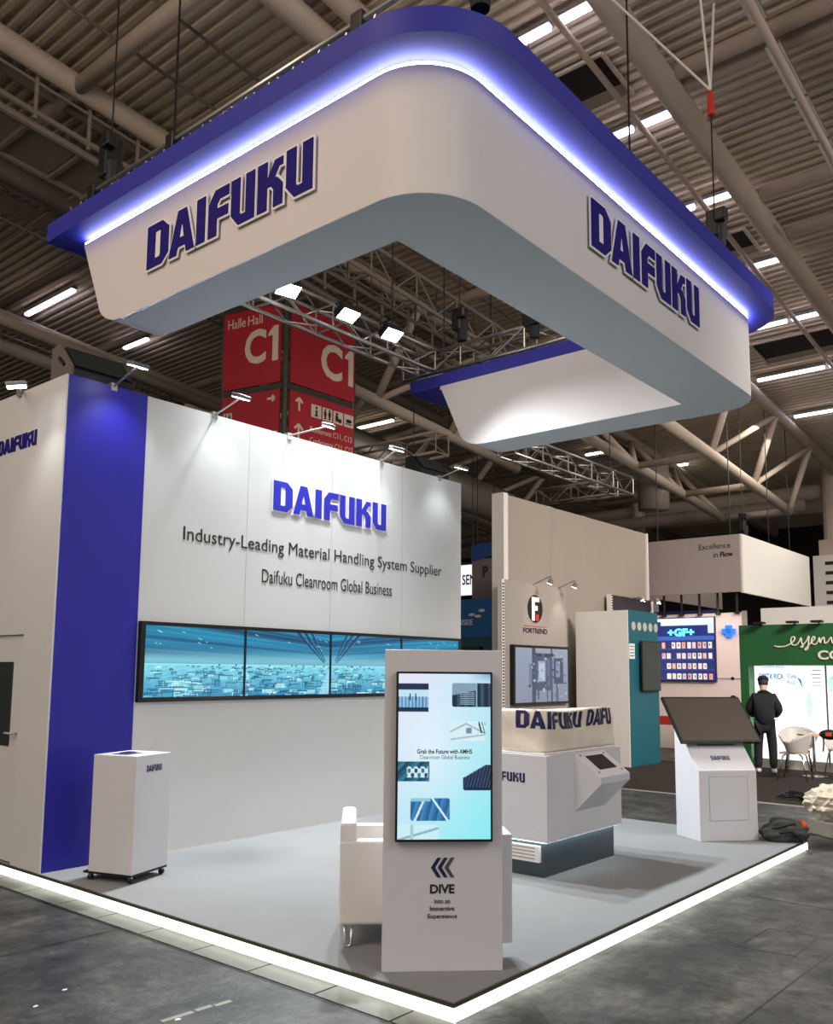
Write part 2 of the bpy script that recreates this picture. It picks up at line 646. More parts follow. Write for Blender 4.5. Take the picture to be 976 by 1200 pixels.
X, Y, Z = Vector((1, 0, 0)), Vector((0, 1, 0)), Vector((0, 0, 1))
NX, NY = -X, -Y
SZ = 0.088        # top of the booth floor

# ================================================================== SETTING
b = MB()
b.add([(-30, -30, 0), (45, -30, 0), (45, 45, 0), (-30, 45, 0)], [(0, 1, 2, 3)])
floor = b.build('floor', floor_material())
struct(floor)

# hall end walls
b = MB()
b.use(M['hallwalldark']).box(33.0, 33.3, -8, 44, 3.0, 12)
b.use(M['hallwall']).box(32.95, 33.25, -8, 44, 0, 3.4)
struct(b.build('wall_far'))
b = MB()
b.use(M['hallwalldark']).box(-25, 33, 40, 40.3, 0, 12)
struct(b.build('wall_side'))


def cz(x, off=0.0):
    """height of the falling roof plane"""
    return 10.0 + off - 0.09 * (x - 5.4)


# corrugated deck, ribs run along y
b = MB()
x = -14.0
prof = []
while x < 33:
    for dx, dz in ((0, 0), (0.07, 0), (0.09, 0.075), (0.17, 0.075)):
        prof.append((x + dx, cz(x + dx, 0.16) + dz))
    x += 0.19
n = len(prof)
ys_ = (-12.0, 40.0)
b.add([(px, yy, pz) for yy in ys_ for px, pz in prof], [(i, i + 1, n + i + 1, n + i) for i in range(n - 1)])
struct(b.build('ceiling', M['deck']))


def beam(name, pts, r, material, label=None, n_=12):
    mb = MB()
    for p0, p1 in zip(pts[:-1], pts[1:]):
        mb.tube(p0, p1, r, n_)
    o = mb.build(name, material, smooth=True)
    o['kind'] = 'structure'
    return o


def bx(y, off, r, material, x0=-12.0, x1=32.0):
    return beam('beam', [(x0, y, cz(x0, off)), (x1, y, cz(x1, off))], r, material)


# main pipes along the hall, purlins across
bx(1.66, -0.30, 0.17, M['steel'])
bx(4.33, -0.20, 0.15, M['steel'])
bx(8.45, -0.25, 0.16, M['steel'])
bx(8.95, -0.25, 0.10, M['steeldark'])
bx(-4.2, -0.3, 0.17, M['steel'])
bx(12.2, -0.3, 0.17, M['steeldark'])
bx(18.5, -0.3, 0.17, M['steel'])
bx(4.75, -0.42, 0.17, M['steel'], 0.6, 5.5)
bx(2.40, -0.10, 0.045, M['steel'])
bx(0.2, -0.60, 0.05, M['steel'], 4.0, 14.0)
for xx in (-3.2, -0.6, 2.1, 4.6, 6.75, 7.05, 9.95, 11.25, 14.3):
    beam('beam', [(xx, -10, cz(xx, -0.2)), (xx, 1.6, cz(xx, -0.2))], 0.11, M['steel'])
for xx in (-3.2, -0.6, 2.1, 4.7, 7.3, 10.0, 12.6):
    beam('beam', [(xx, 4.4, cz(xx, -0.28)), (xx, 8.5, cz(xx, -0.28))], 0.12, M['steel'])
for xx in (-5.8, -3.2, -0.6, 2.1, 4.7, 7.3, 10.0, 12.6, 15.2, 17.8, 20.4):
    beam('beam', [(xx, 8.5, cz(xx, -0.28)), (xx, 18.5, cz(xx, -0.28))], 0.10, M['steeldark'])
# lower pipes at the back left
beam('beam', [(-4, 15.4, cz(-4, -1.0)), (16, 15.4, cz(16, -1.0))], 0.2, M['steel'])
beam('beam', [(-4, 14.5, cz(-4, -1.3)), (10, 14.9, cz(10, -1.3))], 0.14, M['steel'])
beam('beam', [(-4, 10.9, cz(-4, -0.6)), (3.6, 10.9, cz(3.6, -0.6))], 0.2, M['duct'])

# roof trusses: lower chords, diagonals and struts
low_x = [4.9, 7.8, 10.75, 13.7, 16.6, 19.5, 22.4]


def truss_line(ylow, ytop, xs, toff=-0.25, loff=-2.0, x_first=None):
    mb = MB()
    x0 = xs[0] - 2.9 if x_first is None else x_first
    mb.tube((x0, ylow, cz(x0, loff)), (xs[-1], ylow, cz(xs[-1], loff)), 0.13, 12)
    for i, xx in enumerate(xs):
        mb.tube((xx, ylow, cz(xx, loff)), (xx - 0.1, ytop, cz(xx, toff)), 0.09, 10)
        if i:
            mb.tube((xs[i - 1], ylow, cz(xs[i - 1], loff)), (xx - 0.1, ytop, cz(xx, toff)), 0.075, 10)
    o = mb.build('roof_truss_beam', M['steel'], smooth=True)
    o['kind'] = 'structure'
    return o


truss_line(5.0, 4.33, low_x[3:], x_first=12.2)
truss_line(6.95, 8.45, low_x[3:], x_first=12.6)
truss_line(9.75, 8.45, [9.9, 12.5, 15.4], x_first=8.9)
truss_line(14.0, 12.2, [9.6, 12.5, 15.4, 18.3, 21], x_first=8.0)
for xx in low_x[2:]:
    beam('beam', [(xx, 5.0, cz(xx, -2)), (xx, 6.95, cz(xx, -2))], 0.09, M['steel'])
for xx in (16.6, 19.5):
    beam('beam', [(xx, 6.95, cz(xx, -2)), (xx, 9.6, cz(xx, -2))], 0.08, M['steeldark'])
# long pipes crossing before the end wall
beam('beam', [(25.5, 4.5, 7.55), (25.5, 16, 7.55)], 0.24, M['steel'])
beam('beam', [(27.5, 3.5, 7.5), (27.5, 18, 7.5)], 0.28, M['steel'])
beam('beam', [(24.0, 5, 6.9), (24.0, 22, 6.9)], 0.2, M['steeldark'])
beam('beam', [(26.5, 4, 8.9), (26.5, 26, 8.9)], 0.22, M['steeldark'])
beam('beam', [(29.0, -6, 8.3), (29.0, 26, 8.3)], 0.3, M['steeldark'])
beam('beam', [(24.5, 9, 5.9), (24.5, 26, 5.9)], 0.25, M['steeldark'])
# hall columns at the far end
for (px, py, w_) in ((25.2, 4.6, 0.5), (25.0, 10.9, 0.5)):
    mb = MB()
    mb.use(M['steel']).tube((px, py, 0), (px, py, 8.2), 0.22, 12)
    mb.use(M['offwhite']).box(px - .45, px + .45, py - .45, py + .45, 0, 5.4)
    for k in range(5):
        mb.use(M['hallwalldark']).box(px - .47, px + .3, py - .3, py + .1, 3.9 + k * .3, 4.0 + k * .3)
    mb.use(M['steel']).box(px - .3, px + .3, py - .3, py + .3, 5.4, 5.9)
    struct(mb.build('column'))
mb = MB()
mb.use(M['offwhite']).box(26.2, 27.4, 0.8, 3.9, 4.1, 6.3)
mb.use(M['steel']).box(26.15, 26.3, 2.3, 2.7, 4.5, 4.7)
mb.use(M['offwhite']).box(26.1, 27.3, 0.5, 3.9, 0, 3.5)
mb.use(M['hallwalldark']).box(26.05, 26.2, 0.9, 1.5, 0.9, 2.9)
struct(mb.build('wall_plant_room'))

# catwalk with grating panels
mb = MB()
for y_ in (8.75, 9.75):
    mb.use(M['steeldark']).tube((-8, y_, cz(-8, -1.0)), (16, y_, cz(16, -1.0)), 0.06, 8)
mb.use(M['steeldark']).tube((-8, 8.6, cz(-8, -0.9)), (16, 8.6, cz(16, -0.9)), 0.045, 8)
mb.tube((-8, 8.6, cz(-8, -0.45)), (16, 8.6, cz(16, -0.45)), 0.025, 8)
x = -8.0
while x < 16:
    mb.use(M['steeldark']).tube((x, 8.6, cz(x, -1.0)), (x, 8.6, cz(x, 0.1)), 0.03, 6)
    mb.use(M['panel']).add([(x + .06, 8.85, cz(x, -1.0)), (x + .74, 8.85, cz(x + .74, -1.0)), (x + .74, 9.68, cz(x + .74, -1.0)), (x + .06, 9.68, cz(x, -1.0))], [(0, 1, 2, 3)])
    mb.use(M['steeldark']).tube((x, 8.75, cz(x, -1.0)), (x, 9.75, cz(x, -1.0)), 0.045, 6)
    x += 0.8
struct(mb.build('ceiling_catwalk'))

# flat cable trays and square hatch frames under the deck
for pts in ([(5.3, 7.2)], [(7.3, 11.5)]):
    pass
mb = MB()
for x0, x1 in ((5.55, 6.1), (6.55, 7.6), (7.65, 8.6), (8.66, 9.6), (9.66, 10.8)):
    mb.add([(x0, 0.12, cz(x0, -.58)), (x1, 0.12, cz(x1, -.58)), (x1, 0.30, cz(x1, -.58)), (x0, 0.30, cz(x0, -.58)),
            (x0, 0.12, cz(x0, -.54)), (x1, 0.12, cz(x1, -.54)), (x1, 0.30, cz(x1, -.54)), (x0, 0.30, cz(x0, -.54))],
           [(0, 1, 2, 3), (4, 5, 6, 7), (0, 1, 5, 4), (1, 2, 6, 5), (2, 3, 7, 6), (3, 0, 4, 7)])
struct(mb.build('ceiling_cable_tray', M['alu']))


def hatch(x0, x1, y0, y1):
    mb_ = MB()
    mb_.use(M['steel'])
    z_ = cz(x0, 0.1)
    w = 0.035
    for (a, c) in (((x0, y0), (x1, y0)), ((x1, y0), (x1, y1)), ((x1, y1), (x0, y1)), ((x0, y1), (x0, y0))):
        mb_.tube((a[0], a[1], cz(a[0], .08)), (c[0], c[1], cz(c[0], .08)), w, 6)
    mb_.use(M['hallwalldark']).add([(x0, y0, cz(x0, .12)), (x1, y0, cz(x1, .12)), (x1, y1, cz(x1, .12)), (x0, y1, cz(x0, .12))], [(0, 1, 2, 3)])
    mb_.use(M['duct']).add([((x0 + x1) / 2, y0, cz(x0, .11)), (x1, y0, cz(x1, .09)), (x1, y1, cz(x1, .09)), ((x0 + x1) / 2, y1, cz(x0, .11))], [(0, 1, 2, 3)])
    o = mb_.build('ceiling_hatch')
    o['kind'] = 'structure'


hatch(6.2, 7.12, 2.3, 3.2)
hatch(11.2, 12.1, 2.2, 3.2)
hatch(15.75, 17.0, 1.9, 3.7)

# thin conduits under the deck
for (x0, x1, y_, off) in ((-6, 14, -0.9, -0.35), (-6, 14, 6.3, -0.15), (-6, 14, 7.3, -0.15), (-6, 14, 11.7, -0.9), (-6, 20, 16.4, -0.9)):
    beam('beam', [(x0, y_, cz(x0, off)), (x1, y_, cz(x1, off))], 0.025, M['steeldark'], n_=6)
for (xx, y0, y1, off) in ((3.6, 4.6, 7.8, -0.1), (1.2, 5, 8.3, -.1), (0.2, 9, 15, -.6), (3.2, 10, 17, -.6), (8.3, -4, 1.4, -0.15), (10.6, -3, 1.4, -0.4)):
    beam('beam', [(xx, y0, cz(xx, off)), (xx, y1, cz(xx, off))], 0.022, M['steeldark'], n_=6)

# hanging duct drum and big ducts behind
beam('beam', [(18.6, 7.4, 7.4), (18.6, 7.4, 6.2)], 0.42, M['duct'], n_=16)
beam('beam', [(9.5, 11.6, 7.2), (22, 11.6, 6.2)], 0.5, M['duct'], n_=16)
for k in range(16):
    beam('beam', [(11.0 + k * .28, 22, 4), (11.0 + k * .28, 22, 10)], 0.08, M['steeldark'], n_=6)


# hall strip lamps
def strip_lamp(x0, y0, y1, label, far=False, group='strip lamps under the hall roof'):
    z_ = cz(x0, 0.02)
    t = thing('strip_lamp', label, 'lamp', (x0, (y0 + y1) / 2, z_), 0, group)
    mb_ = MB()
    mb_.box(x0 - .07, x0 + .07, y0, y1, z_ + .035, z_ + .09)
    mb_.build('housing', M['lampgrey'], t)
    mb_ = MB()
    mb_.box(x0 - .055, x0 + .055, y0 + .02, y1 - .02, z_ - .02, z_ + .035)
    mb_.build('tube', M['tubefar'] if far else M['tube'], t, bevel=.015)
    return t


rows = [(5.37, 'row nearest the canopy corner'), (7.72, 'second row from the canopy corner'), (10.05, 'third row from the canopy corner'), (12.45, 'fourth row, beside the black hoist'),
        (14.93, 'fifth row, just beyond the canopy end'), (17.66, 'sixth row beyond the canopy'), (20.5, 'last visible row over the far trusses')]
for i, (x0, w_) in enumerate(rows):
    if i < 4:
        segs = [(1.86, 2.52, 'lamp by the roof pipe'), (2.60, 3.9, 'lamp away from the roof pipe')]
        if i < 2:
            segs = [(1.80, 2.50, 'lamp by the main roof pipe'), (2.58, 3.15, 'lamp end nearer the canopy')]
    else:
        segs = [(1.72, 2.55, 'lamp by the roof pipe'), (2.62, 4.2, 'lamp away from the roof pipe')]
    for (y0, y1, s_) in segs:
        strip_lamp(x0, y0, y1, 'lit white strip ' + s_ + ', ' + w_)
strip_lamp(5.57, 14.8, 16.98, 'lit strip lamp under the roof, left of the canopy end')
strip_lamp(7.92, 15.55, 16.6, 'lit strip lamp under the roof, just below the canopy end')
strip_lamp(20.7, 9.75, 10.63, 'short lit strip lamp among far roof trusses', True)
strip_lamp(15.23, 13.97, 15.59, 'lit strip lamp right of the red hall sign', True)
strip_lamp(23.0, 8.2, 9.0, 'small lit strip lamp far under the canopy end', True)

# ================================================================== BOOTH FLOOR
FX, FY = 5.86, 6.5
mb = MB()
mb.box(0.012, FX, 0.012, FY, 0, SZ)
stage = mb.build('floor_stage', M['carpet'])
struct(stage)
for nm, (x0, x1, y0, y1) in (('edge_trim', (0, FX, 0, 0.014)), ('edge_trim', (0, 0.014, 0.014, FY))):
    mb = MB()
    mb.box(x0, x1, y0, y1, 0.070, SZ + 0.003)
    mb.build(nm, M['trim'], stage)
for x0, x1, y0, y1 in ((0, FX, -0.004, 0.010), (-0.004, 0.010, -0.004, FY)):
    mb = MB()
    mb.box(x0, x1, y0, y1, 0.003, 0.069)
    o = mb.build('light_strip', M['led'], stage)
    o['label'] = 'glowing white edge strip'

# cover plates along the left edge of the stage
k = 0
yy = -0.3
while yy < 5.6:
    L = 0.545
    mb = MB()
    mb.box(-0.2, -0.012, yy, yy + L, 0, 0.006)
    o = mb.build('floor_cover_plate', M['plate'], bevel=.002)
    tag(o, 'worn grey floor cover plate in the row along the glowing stage edge', 'floor plate', 'floor cover plates beside the stage')
    yy += L + 0.012
for (x0, y0, x1, y1) in ((-.95, 1.11, -.77, 1.14), (-.745, 1.10, -.655, 1.13), (-.645, 1.06, -.55, 1.09)):
    pass
mb = MB()
for (x0, y0, l) in ((-.95, 1.10, .18), (-.75, 1.09, .095), (-.645, 1.07, .10)):
    mb.obox((x0, y0, 0.0), (1, -.08, 0), (.08, 1, 0), Z, l, .035, .0015)
tag(mb.build('tape_mark', M['tape']), 'dashed strip of grey tape on the dark hall floor', 'tape')
mb = MB()
for p, q in (((-3.0, 2.78), (-0.2, 2.69)), ((.94, -1.09), (3.2, -1.14)), ((-.21, -.4), (-.21, 5.5)), ((2.2, -.62), (2.76, -.64)), ((2.76, -.64), (2.78, -.96)), ((2.2, -.62), (2.25, -.97)), ((2.25, -.97), (2.78, -.96)), ((3.5, -4), (3.6, -.2))):
    p, q = Vector((*p, 0)), Vector((*q, 0))
    d_ = (q - p).normalized()
    mb.obox(p, d_, Vector((-d_.y, d_.x, 0)), Z, (q - p).length, .011, .0012)
struct(mb.build('floor_joint_lines', M['black']))
random.seed(3)
for i in range(9):
    a, r_ = random.uniform(-2.2, -.35), random.uniform(.4, 3.6)
    mb = MB()
    s_ = random.uniform(.006, .014)
    pts = [(a + s_ * 1.4 * math.cos(t) * random.uniform(.7, 1.2), r_ + s_ * math.sin(t) * random.uniform(.7, 1.2), 0) for t in np.linspace(0, 2 * PI, 7)[:-1]]
    mb.prism(pts, (0, 0, .003))
    tag(mb.build('paper_scrap', M['offwhite']), 'tiny pale scrap of litter on the dark floor left of the stage', 'litter', 'scraps of litter on the hall floor')

# ================================================================== BOOTH WALLS
WY, WT = 4.28, 4.31
mb = MB()
mb.box(0.82, 5.72, WY, WY + .12, SZ, WT)
wall = mb.build('wall_back', M['wallwhite'])
struct(wall)
mb = MB()
mb.box(0.035, 0.822, WY - .004, WY + .11, SZ, WT + .003)
p_ = mb.build('accent_panel', M['wallblue'], wall)
p_['label'] = 'tall royal blue panel at the left end of the white wall'
mb = MB()
place_text(mb, 'Industry-Leading Material Handling System Supplier', (1.28, WY, 2.955), X, Z, 4.015, .178, .002)
mb.build('lettering', M['ink'], wall)
mb = MB()
place_text(mb, 'Daifuku Cleanroom Global Business', (2.27, WY, 2.665), X, Z, 2.045, .145, .002)
mb.build('lettering', M['ink'], wall)
# hairline joints of the wall boards
mb = MB()
for xx in (2.05, 3.27, 4.5):
    mb.box(xx, xx + .003, WY - .0008, WY, 2.2, WT)
mb.build('board_joint', M['greypanel'], wall)

mb = MB()
mb.box(0.02, 0.035, WY - .004, 4.78, SZ, WT)
mb.box(0.02, 0.12, 4.78, 9.0, 2.05, WT)
mb.box(0.02, 0.12, 5.85, 9.0, SZ, 2.05)
wl = mb.build('wall_left', M['wallwhite'])
struct(wl)
mb = MB()
mb.box(0.05, 0.09, 4.785, 5.845, SZ + .01, 2.045)
door = mb.build('door_1', M['wallwhite'])
struct(door)
mb = MB()
mb.box(0.040, 0.052, 4.99, 5.35, 1.07, 1.81)
mb.build('door_glass', M['darkscreen2'], door, bevel=.004)
mb = MB()
mb.path([(0.05, 4.86, 1.185), (0.0, 4.86, 1.185), (-.01, 4.87, 1.188), (-.01, 4.97, 1.188)], .009, 8)
mb.build('handle', M['steel'], door, smooth=True)


def logo_sign(name, label, cat, origin, xd, up, w, h, face, back, depth, standoff):
    t = thing(name, label, cat, origin)
    if back:
        mb_ = MB()
        for c, v, f in letters(origin, xd, up, w, h, .004, standoff, offset=.06):
            mb_.add(v, f)
        mb_.build('backing', back, t)
    for c, v, f in letters(origin, xd, up, w, h, depth, standoff + (.0045 if back else 0)):
        mb_ = MB()
        mb_.add(v, f)
        mb_.build('letter', face, t)
    return t


logo_sign('company_logo_sign', 'bright blue block letters with white edge high on the white back wall', 'sign', (2.39, WY, 3.455), X, Z, 1.80, .325, M['logobright'], M['logoback'], .004, .002)
logo_sign('company_logo_sign', 'small dark blue block letters on the cream left end wall above the door', 'sign', (0.02, 5.50, 3.755), NY, Z, .745, .14, M['logo'], None, .008, .001)


# ------------------------------------------------------------------ video wall
def video_image(nx, ny):
    """a wide blue factory hall: streaked ceiling over rows of equipment"""
    ux = np.linspace(0, 1, nx)[None, :].repeat(ny, 0) * 4.83
    vy = np.linspace(0, 1, ny)[:, None].repeat(nx, 1) * .70
    vx0, vy0 = 2.42, .42
    ang = np.arctan2(vy - vy0, ux - vx0)
    rad = np.hypot(ux - vx0, vy - vy0)
    c0, c1, c2 = lin('#07406a'), lin('#1f96bd'), lin('#8fdcec')
    # flat streaks that fan out a little from the vanishing point
    k = (vy0 - vy) / (np.abs(ux - vx0) * .16 + .55)
    st = np.zeros_like(k)
    for f_, a_, p_ in ((31, .5, .3), (67, .35, 1.7), (118, .25, 4.0), (16, .5, 2.2), (190, .15, .9)):
        st += a_ * np.sin(k * f_ + p_ + .5 * np.sin(ux * 1.7 + f_))
    t = np.clip(.42 + .42 * st, 0, 1)[..., None]
    img = c0 * (1 - t) + c1 * t
    glow = np.exp(-((vy - .33) / .07) ** 2)[..., None]
    img = img * (1 - .6 * glow) + c2 * .6 * glow
    for a_ in (-2.42, -2.30, -2.16, -1.02, -.88, -.74):
        msk = (np.abs(ang - a_) < .04) & (rad > .12) & (vy < vy0)
        img[msk] = lin('#0a3a66')
        msk = (np.abs(ang - a_ - .03) < .006) & (rad > .12) & (vy < vy0)
        img[msk] = lin('#3fa6cf')
    for k_ in range(26):
        a = rng.uniform(0, nx)
        h_ = rng.uniform(.02, .20) / .70 * ny
        for q_ in range(int(rng.integers(5, 12))):
            i, j = int(a + q_), int(h_ + q_ * .3)
            if 0 <= i < nx and 0 <= j < ny:
                img[j, i] = lin('#a8ecf6')
    lo = vy > .375
    g = np.clip((vy - .375) / .32, 0, 1)[..., None]
    fl = (1 - g) * lin('#7fd6e6') + g * lin('#2288b4')
    fl = fl * (1 + .12 * np.sin(ux * 37 + vy * 60) * np.sin(vy * 90))[..., None]
    img[lo] = fl[lo]
    for k_ in range(420):
        v0 = .385 + .31 * rng.uniform(0, 1) ** 1.2
        sc = .3 + 1.5 * (v0 - .38) / .32
        w_ = int(rng.uniform(5, 26) * sc) + 3
        h_ = int(rng.uniform(3, 11) * sc) + 2
        j0, i0 = int(v0 / .70 * ny), int(rng.uniform(0, nx))
        i1, j1 = min(nx, i0 + w_), min(ny, j0 + h_)
        if rng.random() < .38:
            col = [lin('#8fdfea'), lin('#1d729c'), lin('#3fb0cf'), lin('#b9eef4')][rng.integers(0, 4)]
            img[j0:j1, i0:i1] = img[j0:j1, i0:i1] * .35 + col * .65
        ed = lin('#0b4a72') if rng.random() < .8 else lin('#bff4f8')
        img[j0:j0 + 2, i0:i1] = img[j0:j0 + 2, i0:i1] * .2 + ed * .8
        img[j0:j1, i0:i0 + 2] = img[j0:j1, i0:i0 + 2] * .25 + ed * .75
        if rng.random() < .5:
            img[j0:j1, max(0, i1 - 1):i1] = img[j0:j1, max(0, i1 - 1):i1] * .3 + ed * .7
    for j in range(ny):
        v = j / (ny - 1) * .70
        if v > .44:
            hw = .02 + (v - .44) * .6
            i0, i1 = int((vx0 - hw) / 4.83 * nx), int((vx0 + .01) / 4.83 * nx)
            img[j, i0:i1] = img[j, i0:i1] * .4 + lin('#a5e6f0') * .6
    j = int(.372 / .70 * ny)
    img[j:j + 2] = img[j:j + 2] * .45 + lin('#c8f8ff') * .55
    for k_ in range(24):
        i = int(rng.uniform(0, nx - 4))
        img[j:j + 3, i:i + 4] = lin('#0b3550')
    return img


VN = 240
vimg = video_image(VN * 4, 140)
m_video = screen_mat('video_wall_picture', 0.85)
px0 = 0.834
pw = (5.667 - px0) / 4
names = ['leftmost screen of the wide video wall, beside the blue panel', 'second screen from the blue panel in the video wall', 'third screen from the blue panel, with converging roof beams', 'rightmost screen of the video wall, partly behind the kiosk']
for i in range(4):
    x0 = px0 + pw * i
    t = thing('video_wall_screen', names[i], 'screen', (x0 + pw / 2, WY, 1.46), 0, 'screens of the video wall')
    mb = MB()
    bw = .012
    lft = .05 if i == 0 else bw
    rgt = .05 if i == 3 else bw
    z0, z1 = 1.456, 2.192
    mb.box(x0, x0 + lft, WY - .05, WY, z0, z1)
    mb.box(x0 + pw - rgt, x0 + pw, WY - .05, WY, z0, z1)
    mb.box(x0 + lft, x0 + pw - rgt, WY - .05, WY, z0, z0 + .042)
    mb.box(x0 + lft, x0 + pw - rgt, WY - .05, WY, z1 - .035, z1)
    mb.box(x0 + .005, x0 + pw - .005, WY - .035, WY - .001, z0 + .01, z1 - .01)
    mb.build('bezel', M['bezel'], t)
    grid_screen('display', t, (x0 + lft, WY - .040, z0 + .042), X, Z, pw - lft - rgt, z1 - z0 - .077, vimg[:, i * VN:(i + 1) * VN], m_video)


# ------------------------------------------------------------------ arm lamps along the top of the walls
def arm_lamp(base, head, aim, label, power, col=(0.86, 0.93, 1.0), angle=95):
    base, head = Vector(base), Vector(head)
    t = thing('arm_lamp', label, 'lamp', base, 0, 'arm lamps on the booth walls')
    d_ = (head - base)
    mb_ = MB()
    mb_.box(base.x - .03, base.x + .03, base.y - .01, base.y + .05, base.z - .06, base.z + .01)
    mb_.tube(base + Vector((0, 0, -.02)), head, .010, 8)
    mb_.build('arm', M['alu'], t)
    a = Vector(aim)
    nd = (a - head).normalized()
    side = d_.cross(nd).normalized()
    fw_ = nd.cross(side).normalized()
    mb_ = MB()
    mb_.obox(head - side * .085 - fw_ * .06 - nd * .03, side, fw_, nd, .17, .12, .04)
    mb_.build('lamp_head', M['lampgrey'], t, bevel=.012)
    mb_ = MB()
    mb_.obox(head - side * .075 - fw_ * .05 + nd * .0095, side, fw_, nd, .15, .10, .004)
    mb_.build('lens', M['lens'], t)
    spot('arm_lamp_light', head + nd * .03, a, power, col, angle, .8, .06)
    return t


arm_lamp((0.47, WY, 4.33), (0.47, 3.90, 4.42), (0.47, WY + .1, 2.9), 'arm lamp shining down on the blue wall panel', 24)
arm_lamp((1.60, WY, 4.33), (1.62, 3.90, 4.42), (1.62, WY + .1, 2.9), 'arm lamp on the white wall in front of the red sign', 12)
arm_lamp((2.60, WY, 4.33), (2.82, 3.90, 4.40), (2.80, WY + .1, 2.9), 'arm lamp above the gap between red sign panels', 12)
arm_lamp((4.10, WY, 4.33), (3.95, 3.90, 4.37), (3.95, WY + .1, 2.9), 'arm lamp right of the red sign above the blue logo', 12)
arm_lamp((5.25, WY, 4.33), (5.22, 3.90, 4.38), (5.22, WY + .1, 2.9), 'arm lamp at the right end of the white back wall', 12)
arm_lamp((0.02, 5.10, 4.33), (-.34, 4.44, 4.14), (-.16, 4.40, 3.2), 'arm lamp over the small logo on the left end wall', 11, (1, .96, .9))

# black loudspeakers standing on top of the walls
t = thing('loudspeaker', 'black wedge loudspeaker on top of the blue wall corner', 'speaker', (0.45, 4.62, WT))
mb = MB()
mb.prism([(.13, 4.40, WT), (.13, 4.74, WT), (.13, 4.74, WT + .34), (.13, 4.62, WT + .36), (.13, 4.40, WT + .12)], (.62, 0, 0))
mb.build('cabinet', M['black'], t, bevel=.01)
mb = MB()
mb.prism([(.115, 4.38, WT + .0), (.115, 4.76, WT + .0), (.115, 4.76, WT + .36), (.115, 4.62, WT + .39), (.115, 4.38, WT + .13)], (.018, 0, 0))
mb.build('end_board', M['brownboard'], t)
mb = MB()
mb.obox((.10, 4.50, WT + .17), (0, .75, .66), X, Vector((0, .75, .66)).cross(X), .13, .016, .03)
mb.build('handle', M['black'], t)
mb = MB()
mb.prism([(.16, 4.405, WT + .135), (.16, 4.60, WT + .352), (.73, 4.60, WT + .352), (.73, 4.405, WT + .135)], (0, -.008, .008))
mb.build('grille', M['darkscreen2'], t)
t = thing('loudspeaker', 'black loudspeaker on top of the right end of the back wall', 'speaker', (5.45, 4.62, WT))
mb = MB()
mb.prism([(5.05, 4.42, WT), (5.05, 4.72, WT), (5.05, 4.72, WT + .30), (5.05, 4.60, WT + .32), (5.05, 4.42, WT + .12)], (.58, 0, 0))
mb.build('cabinet', M['black'], t, bevel=.01)
mb = MB()
mb.prism([(5.09, 4.425, WT + .135), (5.09, 4.58, WT + .31), (5.59, 4.58, WT + .31), (5.59, 4.425, WT + .135)], (0, -.008, .008))
mb.build('grille', M['darkscreen2'], t)

# ================================================================== HANGING CANOPY
ZB, ZT, ZC = 4.62, 5.50, 5.665
OX0, OX1, OY0 = 0.04, 5.66, 0.19       # outside of the white band
IX0, IX1, IY0 = 0.49, 5.11, 0.87       # inside edge
YE0, YE1 = 3.55, 4.17                  # open ends: at the bottom, at the top


def arc(cx, cy, r, a0, a1, n_=24):
    return [(cx + r * math.cos(R(a0 + (a1 - a0) * i / n_)), cy + r * math.sin(R(a0 + (a1 - a0) * i / n_))) for i in range(n_ + 1)]


def outer_path(x0, x1, y0, r1, r2, ya, yb):
    """plan line of the outer face from the left end round both corners to the rear end"""
    return [(x0, ya)] + arc(x0 + r1, y0 + r1, r1, 180, 270) + arc(x1 - r2, y0 + r2, r2, 270, 360) + [(x1, yb)]


canopy = thing('hanging_canopy', 'large suspended white and blue U-shaped canopy with block logos', 'canopy', (2.85, 2.0, ZB))


def end_profile(z):
    """y of the slanting open end at height z: straight slant with a rounded foot"""
    yl = YE1 - (ZT - z) * 0.46
    if z < ZB + .16:
        t_ = (ZB + .16 - z) / .16
        yl -= .26 * (1 - math.sqrt(max(0, 1 - t_ * t_)))
    return yl


zs = [ZB, ZB + .006, ZB + .02, ZB + .05, ZB + .09, ZB + .13, ZB + .17, ZB + .3, ZB + .5, ZT - .045]
verts, faces = [], []
np_ = None
for z_ in zs:
    ye = end_profile(z_)
    ring = outer_path(OX0, OX1, OY0, .46, .46, ye, ye)
    np_ = len(ring)
    verts += [(a, c, z_) for a, c in ring]
for k in range(len(zs) - 1):
    for i in range(np_ - 1):
        faces.append((k * np_ + i, k * np_ + i + 1, (k + 1) * np_ + i + 1, (k + 1) * np_ + i))
mb = MB()
mb.add(verts, faces)
# inner face and ends
iv = []
for z_ in zs:
    ye = end_profile(z_)
    iv += [(IX0, ye, z_), (IX0, IY0, z_), (IX1, IY0, z_), (IX1, ye, z_)]
ifc = []
for k in range(len(zs) - 1):
    for i in range(3):
        ifc.append((k * 4 + i, (k + 1) * 4 + i, (k + 1) * 4 + i + 1, k * 4 + i + 1))
mb.add(iv, ifc)
ev, ef = [], []
for z_ in zs:
    ye = end_profile(z_)
    ev += [(OX0, ye, z_), (IX0, ye, z_), (IX1, ye, z_), (OX1, ye, z_)]
for k in range(len(zs) - 1):
    ef += [(k * 4, k * 4 + 1, k * 4 + 5, k * 4 + 4), (k * 4 + 2, k * 4 + 3, k * 4 + 7, k * 4 + 6)]
mb.add(ev, ef)
mb.build('fascia', M['fascia'], canopy, smooth='auto')
